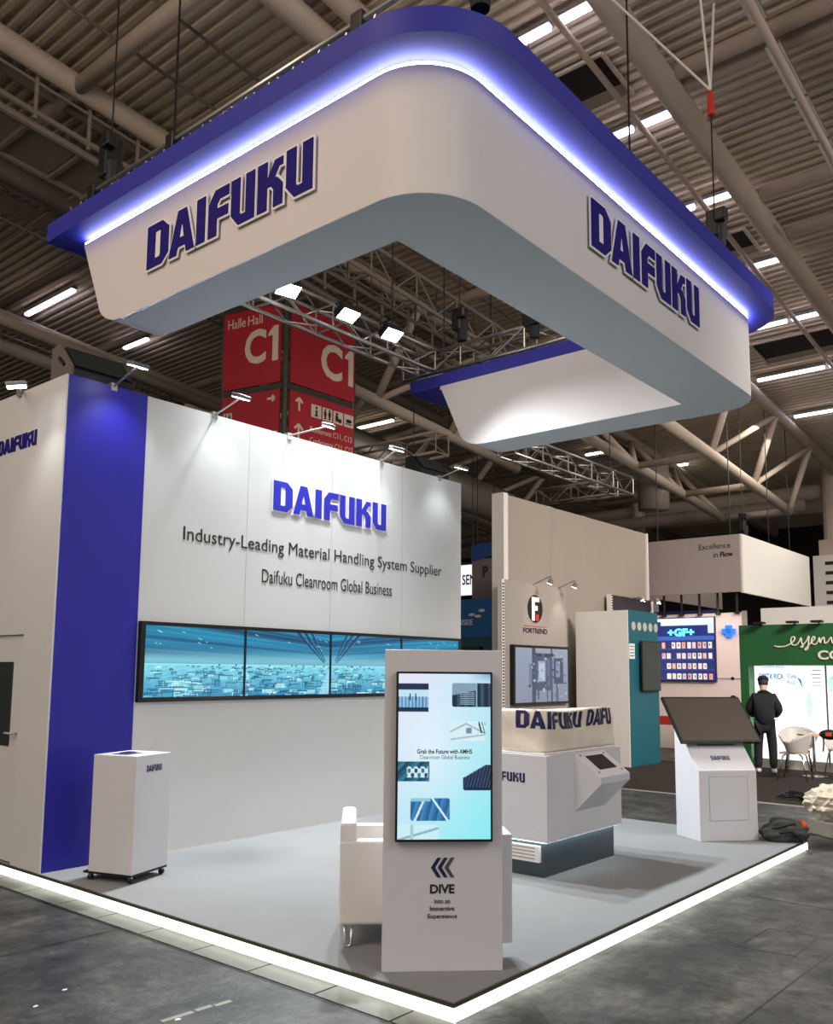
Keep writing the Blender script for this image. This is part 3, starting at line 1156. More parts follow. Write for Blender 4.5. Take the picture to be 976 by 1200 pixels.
# soffit
yb_ = end_profile(ZB)
so = outer_path(OX0, OX1, OY0, .46, .46, yb_, yb_)
mb = MB()
poly = [(a, c, ZB - .004) for a, c in so]
poly[0] = (OX0 + .03, yb_, ZB - .004)
poly[-1] = (OX1 - .03, yb_, ZB - .004)
inner_loop = [(IX1 + .03, yb_, ZB - .004), (IX1, yb_ - .10, ZB - .004), (IX1, IY0, ZB - .004), (IX0, IY0, ZB - .004), (IX0, yb_ - .1, ZB - .004), (IX0 - .03, yb_, ZB - .004)]
mb.prism(poly + inner_loop, (0, 0, .006))
sof = mb.build('soffit', M['soffit'], canopy)
# blue cap
OVX, OVY = 0.19, 0.25
mb = MB()
pl = outer_path(OX0 - OVX, OX1 + OVX, OY0 - OVY, .66, .62, YE1 + .28, YE1 + .52)
ring = [(a, c, ZT) for a, c in pl] + [(IX1, YE1 + .52, ZT), (IX1, IY0, ZT), (IX0, IY0, ZT), (IX0, YE1 + .28, ZT)]
mb.prism(ring, (0, 0, ZC - ZT))
o = mb.build('cap', M['capblue'], canopy, smooth='auto')
o['label'] = 'overhanging blue top band'
# inner core that carries the cap on the white band
mb = MB()
pc_ = outer_path(OX0 + .03, OX1 - .03, OY0 + .03, .43, .43, YE1 - .06, YE1 - .06)
mb.prism([(a, c, ZT - .05) for a, c in pc_] + [(IX1 + .02, YE1 - .06, ZT - .05), (IX1 + .02, IY0 - .02, ZT - .05), (IX0 - .02, IY0 - .02, ZT - .05), (IX0 - .02, YE1 - .06, ZT - .05)], (0, 0, .05))
mb.build('core', M['fascia'], canopy, smooth='auto')
mb = MB()
for (x0, x1, y0, y1) in ((IX0 - .004, IX0, IY0, YE1), (IX1, IX1 + .004, IY0, YE1), (IX0, IX1, IY0 - .004, IY0)):
    mb.box(x0, x1, y0, y1, ZT - .046, ZT)
mb.build('inner_lip', M['fascia'], canopy)
# lit strip in the gap between white band and blue cap
pa = outer_path(OX0 + .006, OX1 - .006, OY0 + .006, .455, .455, YE1 - .03, YE1 - .03)
pb = outer_path(OX0 + .028, OX1 - .028, OY0 + .028, .435, .435, YE1 - .03, YE1 - .03)
q = len(pa)
v_, f_ = [], []
for (ring_, z_) in ((pa, ZT - .024), (pb, ZT - .024), (pb, ZT - .044), (pa, ZT - .044)):
    v_ += [(a, c, z_) for a, c in ring_]
for i in range(q - 1):
    for k in range(4):
        k2 = (k + 1) % 4
        f_.append((k * q + i, k * q + i + 1, k2 * q + i + 1, k2 * q + i))
f_ += [(0, q, 2 * q, 3 * q), (q - 1, 2 * q - 1, 3 * q - 1, 4 * q - 1)]
mb = MB()
mb.add(v_, f_)
o = mb.build('light_strip', M['ledcool'], canopy, smooth='auto')
o['label'] = 'glowing cool white light line'


def canopy_logo(origin, xd, w, h):
    mb_ = MB()
    for c, v, f in letters(origin, xd, Z, w, h, .008, .016, offset=.05):
        mb_.add(v, f)
    back = mb_.build('logo_backing', M['logoback'], canopy)
    for c, v, f in letters(origin, xd, Z, w, h, .006, .0245):
        mb_ = MB()
        mb_.add(v, f)
        mb_.build('letter', M['logo'], back)


canopy_logo((OX0, 3.105, 4.90), NY, 1.905, .355)
canopy_logo((1.865, OY0, 4.905), X, 2.02, .375)


# ------------------------------------------------------------------ lattice trusses that carry the canopy
def box_truss(name, label, p0, p1, side, h, material, cat='truss', r=.025, step=.45, group=None, up=Z, hang=(.15, .85)):
    p0, p1 = Vector(p0), Vector(p1)
    side = Vector(side).normalized()
    t_ = thing(name, label, cat, p0, 0, group)
    off = [Vector((0, 0, 0)), side * h, up * h, side * h + up * h]
    for o_ in off:
        mb_ = MB()
        mb_.tube(p0 + o_, p1 + o_, r, 8)
        mb_.build('chord', material, t_, smooth=True)
    n_ = max(2, int((p1 - p0).length / step))
    mb_ = MB()
    for a, c in ((0, 1), (1, 3), (3, 2), (2, 0)):
        for i in range(n_):
            q0 = p0.lerp(p1, i / n_)
            q1 = p0.lerp(p1, (i + 1) / n_)
            if i % 2:
                q0, q1 = q1, q0
            mb_.tube(q0 + off[a], q1 + off[c], r * .45, 6, cap=False)
    for i in range(0, n_ + 1, 2):
        q0 = p0.lerp(p1, i / n_)
        for a, c in ((0, 1), (1, 3), (3, 2), (2, 0)):
            mb_.tube(q0 + off[a], q0 + off[c], r * .45, 6, cap=False)
    mb_.build('lattice', material, t_)
    for f_ in hang:
        q0 = p0.lerp(p1, f_) + side * (h / 2) + up * h
        mb_ = MB()
        mb_.tube(q0 - up * h, Vector((q0.x, q0.y, cz(q0.x, .12))), .012, 6)
        mb_.build('hanger_cable', M['black'], t_)
    return t_


box_truss('lighting_truss', 'aluminium truss with three lit floodlights under the canopy opening', (0.35, 4.25, 5.72), (5.1, 4.25, 5.72), Y, .29, M['alu'])
box_truss('lighting_truss', 'aluminium truss behind the rear blue canopy band', (5.15, 0.9, 5.72), (5.15, 4.85, 5.72), X, .29, M['alu'])
t = thing('ladder_truss', 'silver tube rail on top of the left canopy band', 'truss', (0.0, 2.2, ZC))
for z_, x_ in ((5.83, -.03), (5.76, -.01)):
    mb = MB()
    mb.tube((x_, .45, z_), (x_, 4.1, z_), .022 if z_ > 5.8 else .014, 10)
    mb.build('rail', M['alu'], t, smooth=True)
mb = MB()
for i in range(15):
    y_ = .6 + i * .25
    mb.tube((-.03, y_, 5.83), (-.01, y_ + .1, 5.70), .008, 6)
    mb.tube((-.01, y_ + .1, 5.70), (-.03, y_ + .2, 5.83), .008, 6)
mb.build('lattice', M['alu'], t)
mb = MB()
for y_ in (.75, 2.75, 3.9):
    mb = MB()
    mb.box(-.07, .05, y_ - .05, y_ + .05, 5.67, 5.88)
    mb.build('clamp', M['black'], t, bevel=.01)


def floodlight(c, aim, label, power):
    c = Vector(c)
    t_ = thing('floodlight', label, 'lamp', c, 0, 'floodlights on the truss')
    nd = (Vector(aim) - c).normalized()
    sd = nd.cross(Z).normalized()
    u_ = sd.cross(nd)
    mb_ = MB()
    mb_.obox(c - sd * .13 - u_ * .09 - nd * .10, sd, u_, nd, .26, .18, .10)
    mb_.build('housing', M['black'], t_, bevel=.01)
    mb_ = MB()
    mb_.obox(c - sd * .12 - u_ * .08 + nd * .001, sd, u_, nd, .24, .16, .006)
    mb_.build('lens', M['lens'], t_)
    mb_ = MB()
    mb_.path([c - sd * .15 - nd * .05, c - sd * .15 - nd * .05 + Z * .17, c + sd * .15 - nd * .05 + Z * .17, c + sd * .15 - nd * .05], .01, 6)
    q_ = c - nd * .05 + Z * .17
    mb_.tube(q_, Vector((q_.x, 4.25, 6.01)), .014, 6)
    mb_.build('yoke', M['black'], t_)
    spot('floodlight_beam', c + nd * .06, aim, power, (0.93, 0.97, 1.0), 108, .8, .10)


floodlight((2.30, 4.02, 5.80), (1.6, 1.2, 0), 'lit floodlight at the left, beside the canopy edge', 690)
floodlight((3.22, 4.02, 5.82), (3.0, 1.0, 0), 'middle lit floodlight on the aluminium truss', 690)
floodlight((3.98, 4.02, 5.82), (3.5, 0.4, 0), 'lit floodlight nearest the truss corner', 690)


def chain_hoist(x_, y_, z0, z1, label, ztop, slant=0.0):
    t_ = thing('chain_hoist', label, 'hoist', (x_, y_, z0), 0, 'chain hoists of the canopy')
    mb_ = MB()
    mb_.box(x_ - .09, x_ + .09, y_ - .07, y_ + .07, z0 + .12, z1)
    mb_.box(x_ - .13, x_ - .02, y_ - .16, y_ - .03, z1 - .16, z1 - .02)
    mb_.build('motor_body', M['black'], t_, bevel=.02)
    mb_ = MB()
    mb_.tube((x_, y_ - .05, z0 - .02), (x_, y_ - .05, z0 + .25), .06, 10, r1=.08)
    mb_.build('chain_bag', M['bagblack'], t_)
    mb_ = MB()
    mb_.tube((x_, y_, z1), (x_ + slant, y_, ztop), .008, 6)
    mb_.tube((x_, y_, z0 - .1), (x_, y_, z0 + .1), .008, 6)
    mb_.build('chain', M['black'], t_)


chain_hoist(5.2, 3.92, 6.10, 6.52, 'black chain hoist hanging above the rear truss, left of the pair', 9.7)
chain_hoist(5.0, 2.69, 5.78, 6.06, 'small black clamp hoist on the rear truss near the soffit', 9.7)
chain_hoist(5.25, 0.5, 6.30, 6.72, 'black chain hoist behind the right canopy band', 7.85)
chain_hoist(0.3, 4.24, 6.10, 6.62, 'black chain hoist above the left end of the canopy', 9.9)
chain_hoist(0.3, 0.1, 5.78, 5.98, 'black chain hoist on top of the front canopy corner', 9.9)
# sling and red hook on the roof pipe
t = thing('lifting_sling', 'white sling with red hook hanging from the roof above the hoist', 'sling', (5.25, .5, 8.8))
mb = MB()
for q_ in ((4.7, 1.4), (5.0, .5), (5.45, .5)):
    mb = MB()
    mb.tube((5.25, .5, 8.15), (q_[0], q_[1], cz(q_[0], -.68)), .014, 6)
    mb.build('rope', M['offwhite'], t)
mb = MB()
mb.tube((5.25, .5, 7.85), (5.25, .5, 8.12), .045, 8, r1=.03)
mb.build('hook', M['redprint'], t)

# hanging truss pieces in the middle distance
box_truss('hanging_truss', 'long grey truss hanging over the grey fabric wall', (10.2, 6.35, 5.95), (15.2, 6.35, 5.95), Y, .4, M['alu'], r=.03, step=.5)
box_truss('hanging_truss', 'short truss just above the fabric wall edge, under the long truss', (15.0, 6.9, 6.0), (15.0, 8.9, 6.0), X, .35, M['steeldark'], r=.03, step=.4)
box_truss('hanging_truss', 'short truss hanging at the left behind the cream wall lamp', (-3, 8.0, 6.2), (.6, 8.0, 6.2), Y, .4, M['alu'], r=.03, step=.45)
box_truss('hanging_truss', 'truss behind the right end of the back wall', (9.3, 7.6, 6.0), (9.3, 12.5, 6.0), X, .4, M['steeldark'], r=.03, step=.5)
box_truss('hanging_truss', 'high truss seen through the canopy opening', (4.9, 6.3, 8.1), (10.5, 6.3, 7.7), Y, .5, M['steeldark'], r=.035, step=.55)

# ================================================================== RED HALL SIGN
sgn = thing('hall_sign_tower', 'large red hanging hall sign box with C1 behind the back wall', 'sign', (7.5, 9.9, 4.8))
sc_ = Vector((6.75, 9.12, 0))
dl = (Vector((6.43, 10.58, 0)) - sc_).normalized()     # left face runs this way
dr = (Vector((8.52, 9.07, 0)) - sc_).normalized()      # right face runs this way
mb = MB()
for q_ in (sc_ + dl * .02 + dr * .02, sc_ + dl * 1.48 + dr * .02, sc_ + dr * 1.75 + dl * .02, sc_ + dl * 1.48 + dr * 1.75):
    mb.tube(q_ + Z * 4.9, q_ + Z * 8.6, .05, 8)
for z_ in (6.93, 8.6):
    mb.obox(sc_ + Z * z_, dl, dr, Z, 1.5, .06, .12)
    mb.obox(sc_ + Z * z_, dr, dl, Z, 1.78, .06, .12)
mb.build('frame', M['signframe'], sgn)


def sign_panel(d_, z0, z1, a, c):
    nrm = d_.cross(Z)
    if nrm.dot(Vector((-1, -1, 0))) < 0:
        nrm = -nrm
    mb_ = MB()
    mb_.obox(sc_ + d_ * a + Z * z0 - nrm * .0, d_, nrm, Z, c - a, .03, z1 - z0)
    return mb_.build('panel', M['red'], sgn), nrm


pl_, nl = sign_panel(dl, 7.06, 8.58, .10, 1.46)
pr_, nr = sign_panel(dr, 7.06, 8.58, .10, 1.74)
pl2, _ = sign_panel(dl, 5.2, 6.92, .10, 1.46)
pr2, _ = sign_panel(dr, 5.2, 6.92, .10, 1.74)


def on_left(u_, z_):
    """point on the left face: u from its left edge"""
    return sc_ + dl * (1.46 - u_) + nl * .031 + Z * z_


def on_right(u_, z_):
    return sc_ + dr * (.10 + u_) + nr * .031 + Z * z_


mb = MB()
place_text(mb, 'Halle', on_left(.10, 8.26), -dl, Z, .42, .19)
place_text(mb, 'Hall', on_left(.58, 8.26), (-dl + Z * .0), Z, .34, .19)
place_text(mb, 'C', on_left(.52, 7.48), -dl, Z, .50, .68, bold=.03)
one = [(0, .50), (.02, .56), (.13, .68), (.24, .68), (.24, 0), (.11, 0), (.11, .50)]
mb.prism([on_left(1.06 + a, 7.48 + c) + nl * .001 for a, c in one], nl * .004)
mb.build('lettering', M['cream'], pl_)
mb = MB()
place_text(mb, 'C', on_right(.74, 7.36), dr, Z, .56, .72, bold=.03)
mb.prism([on_right(1.36 + a, 7.36 + c * 1.06) + nr * .001 for a, c in one], nr * .004)
mb.build('lettering', M['cream'], pr_)


def pictogram(pos, d_, s_, kind, parent):
    """cream square with a dark symbol"""
    mb_ = MB()
    n_ = d_.cross(Z)
    mb_.use(M['cream']).obox(pos, d_, Z, n_, s_, s_, .006)
    q_ = pos + n_ * .006
    mb_.use(M['ink'])
    if kind == 'info':
        mb_.obox(q_ + d_ * s_ * .42 + Z * s_ * .12, d_, Z, n_, s_ * .18, s_ * .48, .003)
        mb_.obox(q_ + d_ * s_ * .32 + Z * s_ * .12, d_, Z, n_, s_ * .38, s_ * .09, .003)
        mb_.disc(q_ + d_ * s_ * .51 + Z * s_ * .78, n_, s_ * .11, .003, 12)
    elif kind == 'wc':
        for u_ in (.27, .72):
            mb_.disc(q_ + d_ * s_ * u_ + Z * s_ * .83, n_, s_ * .09, .003, 12)
            mb_.obox(q_ + d_ * s_ * (u_ - .13) + Z * s_ * .40, d_, Z, n_, s_ * .26, s_ * .32, .003)
            mb_.obox(q_ + d_ * s_ * (u_ - .08) + Z * s_ * .10, d_, Z, n_, s_ * .16, s_ * .32, .003)
    elif kind == 'care':
        mb_.disc(q_ + d_ * s_ * .35 + Z * s_ * .78, n_, s_ * .12, .003, 12)
        mb_.obox(q_ + d_ * s_ * .2 + Z * s_ * .2, d_, Z, n_, s_ * .3, s_ * .45, .003)
        mb_.disc(q_ + d_ * s_ * .68 + Z * s_ * .3, n_, s_ * .18, .003, 12)
    else:
        mb_.obox(q_ + d_ * s_ * .22 + Z * s_ * .34, d_, Z, n_, s_ * .46, s_ * .28, .003)
        mb_.disc(q_ + d_ * s_ * .70 + Z * s_ * .5, n_, s_ * .11, .003, 12)
        mb_.obox(q_ + d_ * s_ * .14 + Z * s_ * .2, d_, Z, n_, s_ * .68, s_ * .08, .003)
    mb_.build('pictogram', None, parent)


for i, k_ in enumerate(('info', 'wc', 'care', 'cup')):
    pictogram(on_right(.52 + i * .285, 6.52), dr, .25, k_, pr2)
for i, k_ in enumerate(('wc', 'care', 'cup')):
    pictogram(on_left(.55 + i * .27, 5.9), -dl, .23, k_, pl2)
pictogram(on_left(.06, 6.4), -dl, .2, 'wc', pl2)
mb = MB()
place_text(mb, 'Konferenz C11, C12', on_right(.50, 6.21), dr, Z, 1.10, .125)
place_text(mb, 'Conference C11, C12', on_right(.50, 6.0), dr, Z, 1.12, .125)


def arrow(mb_, pos, d_, ang, L_):
    n_ = d_.cross(Z)
    a = d_ * math.cos(ang) + Z * math.sin(ang)
    s_ = n_.cross(a)
    w = .022
    mb_.obox(pos - s_ * w, a, s_, n_, L_, 2 * w, .005)
    tip = pos + a * (L_ + .01)
    for sg in (1, -1):
        dd = (-a + s_ * sg).normalized()
        mb_.obox(tip - dd.cross(n_) * w, dd, dd.cross(n_), n_, L_ * .5, 2 * w, .005)


arrow(mb, on_right(.22, 6.56), dr, PI / 2, .24)
arrow(mb, on_right(.22, 6.02), dr, PI / 2, .28)
mb.build('lettering', M['cream'], pr2)
mb = MB()
arrow(mb, on_left(1.08, 6.76), -dl, 0, .16)
mb.build('lettering', M['cream'], pl2)
mb = MB()
for q_ in (sc_ + dl * .3 + dr * .3, sc_ + dl * 1.2 + dr * 1.4):
    mb.tube(q_ + Z * 8.7, q_ + Z * 9.85, .03, 6)
mb.build('hanger', M['signframe'], sgn)

# ================================================================== THINGS ON THE STAGE
# ---- screen kiosk in front
ka, kb = Vector((0.117, 0.597, 0)), Vector((0.587, 0.105, 0))
kd = (kb - ka).normalized()            # along its face, to the right
kn = Vector((kd.y, -kd.x, 0))          # towards the camera
if kn.dot(Vector((-1, -1, 0))) < 0:
    kn = -kn
KW = (kb - ka).length
kio = thing('screen_kiosk', 'slim white upright kiosk with portrait screen at the stage corner', 'kiosk', (ka + kb) / 2 + Z * SZ)
mb = MB()
mb.obox(ka + Z * SZ - kn * .05, kd, kn, Z, KW, .05, 1.79)
mb.build('body', M['white'], kio, bevel=.003)
mb = MB()
mb.obox(ka + kd * .12 - kn * .33 + Z * .222, kd, kn, Z, KW - .055, .28, .60)
mb.build('rear_box', M['white'], kio, bevel=.004)
mb = MB()
sx0, sx1, sz0, sz1 = .065, .065 + .553, .80, 1.752
sp = ka + kn * .001
mb.obox(sp + kd * sx0 + Z * sz0, kd, kn, Z, sx1 - sx0, .045, sz1 - sz0)
fr = mb.build('screen_frame', M['bezel'], kio, bevel=.003)


def kiosk_image(nx, ny):
    u = np.linspace(0, 1, nx)[None, :].repeat(ny, 0)
    v = np.linspace(0, 1, ny)[:, None].repeat(nx, 1)
    t_ = np.clip(.55 * v + .5 * u - .1, 0, 1)[..., None]
    img = lin('#dfe4f8') * (1 - t_) + lin('#7fecf2') * t_
    glow = np.exp(-(((u - .35) / .35) ** 2 + ((v - .45) / .3) ** 2))[..., None]
    img = img * (1 - .5 * glow) + lin('#f0f8ff') * .5 * glow
    cor = np.clip((u - .75) / .25, 0, 1)[..., None] * np.clip(1 - v / .06, 0, 1)[..., None]
    img = img * (1 - cor) + lin('#6a9fd0') * cor

    def card(x0, x1, y0, y1, kind):
        i0, i1, j0, j1 = int(x0 * nx), int(x1 * nx), int(y0 * ny), int(y1 * ny)
        for j in range(max(0, j0), min(ny, j1)):
            for i in range(max(0, i0), min(nx, i1)):
                a = (i - i0) / max(1, i1 - i0)
                c = (j - j0) / max(1, j1 - j0)
                if x0 >= 0 and (min(i - i0, i1 - 1 - i) + min(j - j0, j1 - 1 - j)) < 2 and min(i - i0, i1 - 1 - i) < 2:
                    continue
                if kind == 0:
                    col = '#14284a' if c < .22 or c > .84 else ('#bfe2f2' if c < .45 else ('#3f7fb0' if (a * 9 % 1) < .4 else '#8fc0dc'))
                    if .35 < a < .62 and .35 < c < .6 and ((a - .48) * 9) ** 2 % 1 > .4:
                        col = '#10263e'
                elif kind == 1:
                    col = '#7e9fb2' if c < .3 - .35 * a + .2 and a < .6 else ('#12263f' if (a * 5 % 1) < .55 else '#2f4d68')
                    if .2 < a < .55 and (c * 13 % 1) < .3 and c > .35:
                        col = '#a9c6d6'
                    if abs(a - .62) < .02:
                        col = '#8fb0c2'
                elif kind == 2:
                    col = '#d6eef4'
                    if abs(c - (.1 + .9 * abs(a - .45))) < .05 or abs(c - (.9 - .25 * a)) < .04:
                        col = '#9cb9c6'
                    if a > .8 and c < .55 and abs(((a - .8) * 9 - c * 1.4)) % .7 < .25:
                        col = '#2a4a66'
                    if .45 < a < .6 and .3 < c < .6:
                        col = '#6d8fa3'
                elif kind == 3:
                    col = ['#1f5a73', '#2d7890', '#15465f'][int((a * 7 + c * 4)) % 3]
                    if .3 < a < .95 and .25 < c < .8 and math.sin(a * 30) * math.cos(c * 14) > -.1:
                        col = '#cfeef2'
                elif kind == 4:
                    if c < .5 - .5 * min(1, a * 1.3) or False:
                        continue
                    col = '#14284a' if ((a * 9 + c * 2) % 1) < .7 else '#3e5570'
                    if c > .88:
                        col = '#0f1f3c'
                elif kind == 5:
                    col = ['#2f74a8', '#245f92', '#3b86b8'][int(a * 14 + c * 2) % 3]
                    if abs(a - .1 - .25 * (1 - c)) < .03 or abs(a - .55 - .4 * c) < .03:
                        col = '#d5f0f6'
                    if c < .12 and a < .5:
                        col = '#8fc6dc'
                else:
                    col = '#c8eff5' if abs(c - (1.0 - .8 * a)) > .08 else '#8ab0c0'
                    if abs(a - .35) < .04:
                        col = '#a7ccd8'
                img[j, i] = lin(col)
    card(-.01, .33, .065, .235, 0)
    card(.58, 1.01, .06, .205, 1)
    card(.56, .94, .295, .415, 2)
    card(-.01, .345, .535, .655, 3)
    card(.70, 1.01, .555, .71, 4)
    card(.145, .56, .755, .89, 5)
    card(.0, .44, .915, 1.0, 6)
    return img


m_kiosk = screen_mat('kiosk_picture', 0.78)
scrn = grid_screen('display', fr, sp + kd * (sx0 + .012) + Z * (sz0 + .014) + kn * .0465, kd, Z, sx1 - sx0 - .024, sz1 - sz0 - .026, kiosk_image(150, 260), m_kiosk)
mb = MB()
place_text(mb, 'Grab the Future with AMHS', sp + kd * (sx0 + .12) + Z * (sz0 + .488) + kn * .0468, kd, Z, .315, .026, .001, bold=.025, lift=.0005)
place_text(mb, 'Cleanroom Global Business', sp + kd * (sx0 + .135) + Z * (sz0 + .458) + kn * .0468, kd, Z, .285, .022, .001, lift=.0005)
mb.build('lettering', M['ink'], fr)
mb = MB()
for i, m_ in enumerate(('navy', 'navy', 'grey_ink')):
    mb.use(M[m_])
    b0 = ka + kd * (.272 + i * .038) + Z * .597 + kn * .001
    pts = [(0, .054), (.036, .108), (.058, .108), (.024, .054), (.058, 0), (.036, 0)]
    mb.prism([b0 + kd * p + Z * q for p, q in pts], kn * .002)
mb.build('arrow_mark', None, kio)
mb = MB()
place_text(mb, 'DIVE', ka + kd * .268 + Z * .509, kd, Z, .138, .050, .002, bold=.03)
place_text(mb, 'into an', ka + kd * .293 + Z * .455, kd, Z, .088, .024, .002, bold=.005)
place_text(mb, 'Immersive', ka + kd * .268 + Z * .415, kd, Z, .138, .026, .002, bold=.005)
place_text(mb, 'Expereience', ka + kd * .256 + Z * .368, kd, Z, .165, .030, .002, bold=.005)
mb.build('lettering', M['ink'], kio)

# ---- white armchair behind the kiosk (local frame: faces +x, near side at y = 0)
arm0 = Vector((.2555, 1.074, SZ))
ach = thing('armchair', 'white leatherette armchair with chrome legs behind the kiosk', 'chair', arm0, math.atan2(kd.y, kd.x))
RM = ROOT[ach.name]


def W(p):
    return RM @ Vector(p)


def lbox(mb_, x0, x1, y0, y1, z0, z1):
    vs_ = [W((x, y, z)) for x in (x0, x1) for y in (y0, y1) for z in (z0, z1)]
    return mb_.add(vs_, [(0, 1, 3, 2), (4, 6, 7, 5), (0, 4, 5, 1), (2, 3, 7, 6), (0, 2, 6, 4), (1, 5, 7, 3)])


zb_, za_ = .222 - SZ, .72 - SZ
for y0 in (0, .56):
    mb = MB()
    lbox(mb, 0, .64, y0, y0 + .10, zb_, za_)
    mb.build('armrest', M['leather'], ach, bevel=.018)
mb = MB()
lbox(mb, .0, .10, .004, .656, .695 - SZ, .83 - SZ)
lbox(mb, .016, .10, .09, .57, zb_ + .01, .70 - SZ)
mb.build('backrest', M['leather'], ach, bevel=.025)
mb = MB()
lbox(mb, .09, .63, .10, .56, zb_, .46 - SZ)
mb.build('seat', M['leather'], ach, bevel=.03)
for x0 in (.035, .60):
    for y0 in (.03, .63):
        mb = MB()
        mb.path([W((x0, y0, zb_)), W((x0, y0, .02)), W((x0 + .012, y0, .006)), W((x0 + .03, y0, .006)), W((x0 + .042, y0, .02)), W((x0 + .042, y0, zb_))], .009, 8)
        mb.build('leg', M['chrome'], ach, smooth=True)

# ---- pedestal on castors
pc = [Vector((.165, 3.80, 0)), Vector((.318, 3.415, 0)), Vector((.72, 3.55, 0))]
pd = (pc[2] - pc[1]).normalized()
pe = Vector((-pd.y, pd.x, 0))
ped = thing('pedestal', 'white square pedestal box on castors by the blue wall panel', 'pedestal', pc[1] + pd * .2 + pe * .2 + Z * SZ)
PW, PD = .44, .42
po = pc[1] - pd * .02 - pe * .02
mb = MB()
mb.obox(po + Z * .158, pd, pe, Z, PW, PD, .91)
mb.build('body', M['white'], ped, bevel=.003)
mb = MB()
mb.obox(po + Z * .142 - pd * .0 + pe * .0, pd, pe, Z, PW, PD + .05, .016)
mb.build('base_board', M['black'], ped)
for a, c in ((.03, .03), (PW - .03, .03), (.03, PD + .0), (PW - .03, PD + .0)):
    q_ = po + pd * a + pe * c
    mb = MB()
    mb.use(M['chrome']).obox(q_ - pd * .012 - pe * .012 + Z * (SZ + .03), pd, pe, Z, .024, .024, .026)
    mb.use(M['black']).tube(q_ + Z * (SZ + .024) - pd * .012, q_ + Z * (SZ + .024) + pd * .012, .023, 12)
    mb.build('castor', None, ped)
logo_mesh('logo', M['navy'], ped, po + pd * .13 + Z * .935, pd, Z, .19, .052)
mb = MB()
mb.obox(po + pd * .08 + pe * .16 + Z * 1.068, pd, pe, Z, .20, .16, .002)
mb.obox(po + pd * .22 + pe * .26 + Z * 1.068, pd, pe, Z, .12, .09, .002)
mb.build('top_print', M['navy'], ped)

# ---- demonstration counter
cnt = thing('demo_counter', 'white counter with sloped console and lit dark plinth', 'counter', (3.28, 1.7, SZ))
CX0, CX1, CY0, CY1 = 2.64, 3.95, 1.07, 2.15
mb = MB()
mb.box(CX0, CX1, CY0, CY1, .37, 1.068)
mb.build('body', M['white'], cnt, bevel=.003)
mb = MB()
mb.box(CX0 + .035, CX1 - .07, CY0 + .05, CY1 - .05, SZ, .368)
mb.build('plinth', M['plinth'], cnt)
mb = MB()
mb.box(CX0 + .01, CX1 - .03, CY0 + .012, CY0 + .042, .3665, .3705)
mb.box(CX0 + .008, CX0 + .030, CY0 + .05, CY1 - .05, .3665, .3705)
o = mb.build('light_strip', M['ledunder'], cnt)
o['label'] = 'glowing strip under the counter body'
QX0, QX1 = 3.09, 3.62
mb = MB()
prof_ = [(CY0 + .002, 1.062), (.83, .89), (.815, .878), (.815, .822), (CY0 + .002, .57)]
mb.prism([(QX0, a, c) for a, c in prof_], (QX1 - QX0, 0, 0))
con = mb.build('console', M['white'], cnt, bevel=.003)
sl0 = Vector((QX0, CY0, 1.062))
sl = (Vector((QX0, .83, .89)) - sl0)
sn = X.cross(sl).normalized()
if sn.z < 0:
    sn = -sn
su = sl.normalized()
mb = MB()
mb.obox(sl0 + X * .12 + su * .05 + sn * .0, X, su, sn, .30, .175, .004)
mb.build('touchscreen', M['panelglass'], con)
mb = MB()
for a in (.06, QX1 - QX0 - .06):
    for c in (.035, .255):
        mb.disc(sl0 + X * a + su * c, sn, .009, .004, 10)
mb.build('screw', M['black'], con)
logo_mesh('logo', M['navy'], cnt, (CX0, 1.69, .838), NY, Z, .41, .078)
mb = MB()
mb.box(CX0 + .002, CX0 + .045, 1.15, 1.95, .205, .335)
gr = mb.build('vent_grille', M['logoback'], cnt, bevel=.003)
mb = MB()
for i in range(4):
    mb.box(CX0 + .0, CX0 + .003, 1.19, 1.92, .228 + i * .028, .238 + i * .028)
mb.build('slot', M['greypanel'], gr)

# ---- covered showcase on the counter
cas = thing('covered_showcase', 'box on the counter covered with white film printed with blue logos', 'display case', (3.33, 1.65, 1.068))
mb = MB()
mb.box(2.68, 3.93, 1.12, 2.10, 1.069, 1.085)
mb.box(2.78, 3.86, 1.24, 2.05, 1.085, 1.39)
mb.build('case', M['logoback'], cas, bevel=.004)


def film_pt(s_, h_):
    """point on the draped film: s along the corner path (left face then front), h 0..1 up"""
    L1, rr = .36, .07
    q_ = rr * PI / 2
    if s_ < L1:
        p = Vector((2.705, 1.14 + rr + L1 - s_, 0))
        nrm = Vector((-1, 0, 0))
    elif s_ < L1 + q_:
        a_ = (s_ - L1) / rr
        nrm = Vector((-math.cos(a_), -math.sin(a_), 0))
        p = Vector((2.705 + rr, 1.14 + rr, 0)) + nrm * rr
    else:
        p = Vector((2.705 + rr + (s_ - L1 - q_), 1.14, 0))
        nrm = Vector((0, -1, 0))
    w = .010 * math.sin(s_ * 9 + h_ * 3) + .008 * math.sin(s_ * 23 + 1.3 + 2 * h_) + .006 * math.sin(h_ * 9 + s_ * 5)
    top = 1.432 + .012 * math.sin(s_ * 5.2 + .4)
    z_ = 1.088 + (top - 1.088) * h_
    return p + nrm * (w - .0) + Z * z_


NS, NH = 70, 14
SL = .42 + 1.215
mb = MB()
mb.add([film_pt(SL * i / NS, j / NH) for j in range(NH + 1) for i in range(NS + 1)],
       [(j * (NS + 1) + i, j * (NS + 1) + i + 1, (j + 1) * (NS + 1) + i + 1, (j + 1) * (NS + 1) + i) for j in range(NH) for i in range(NS)])
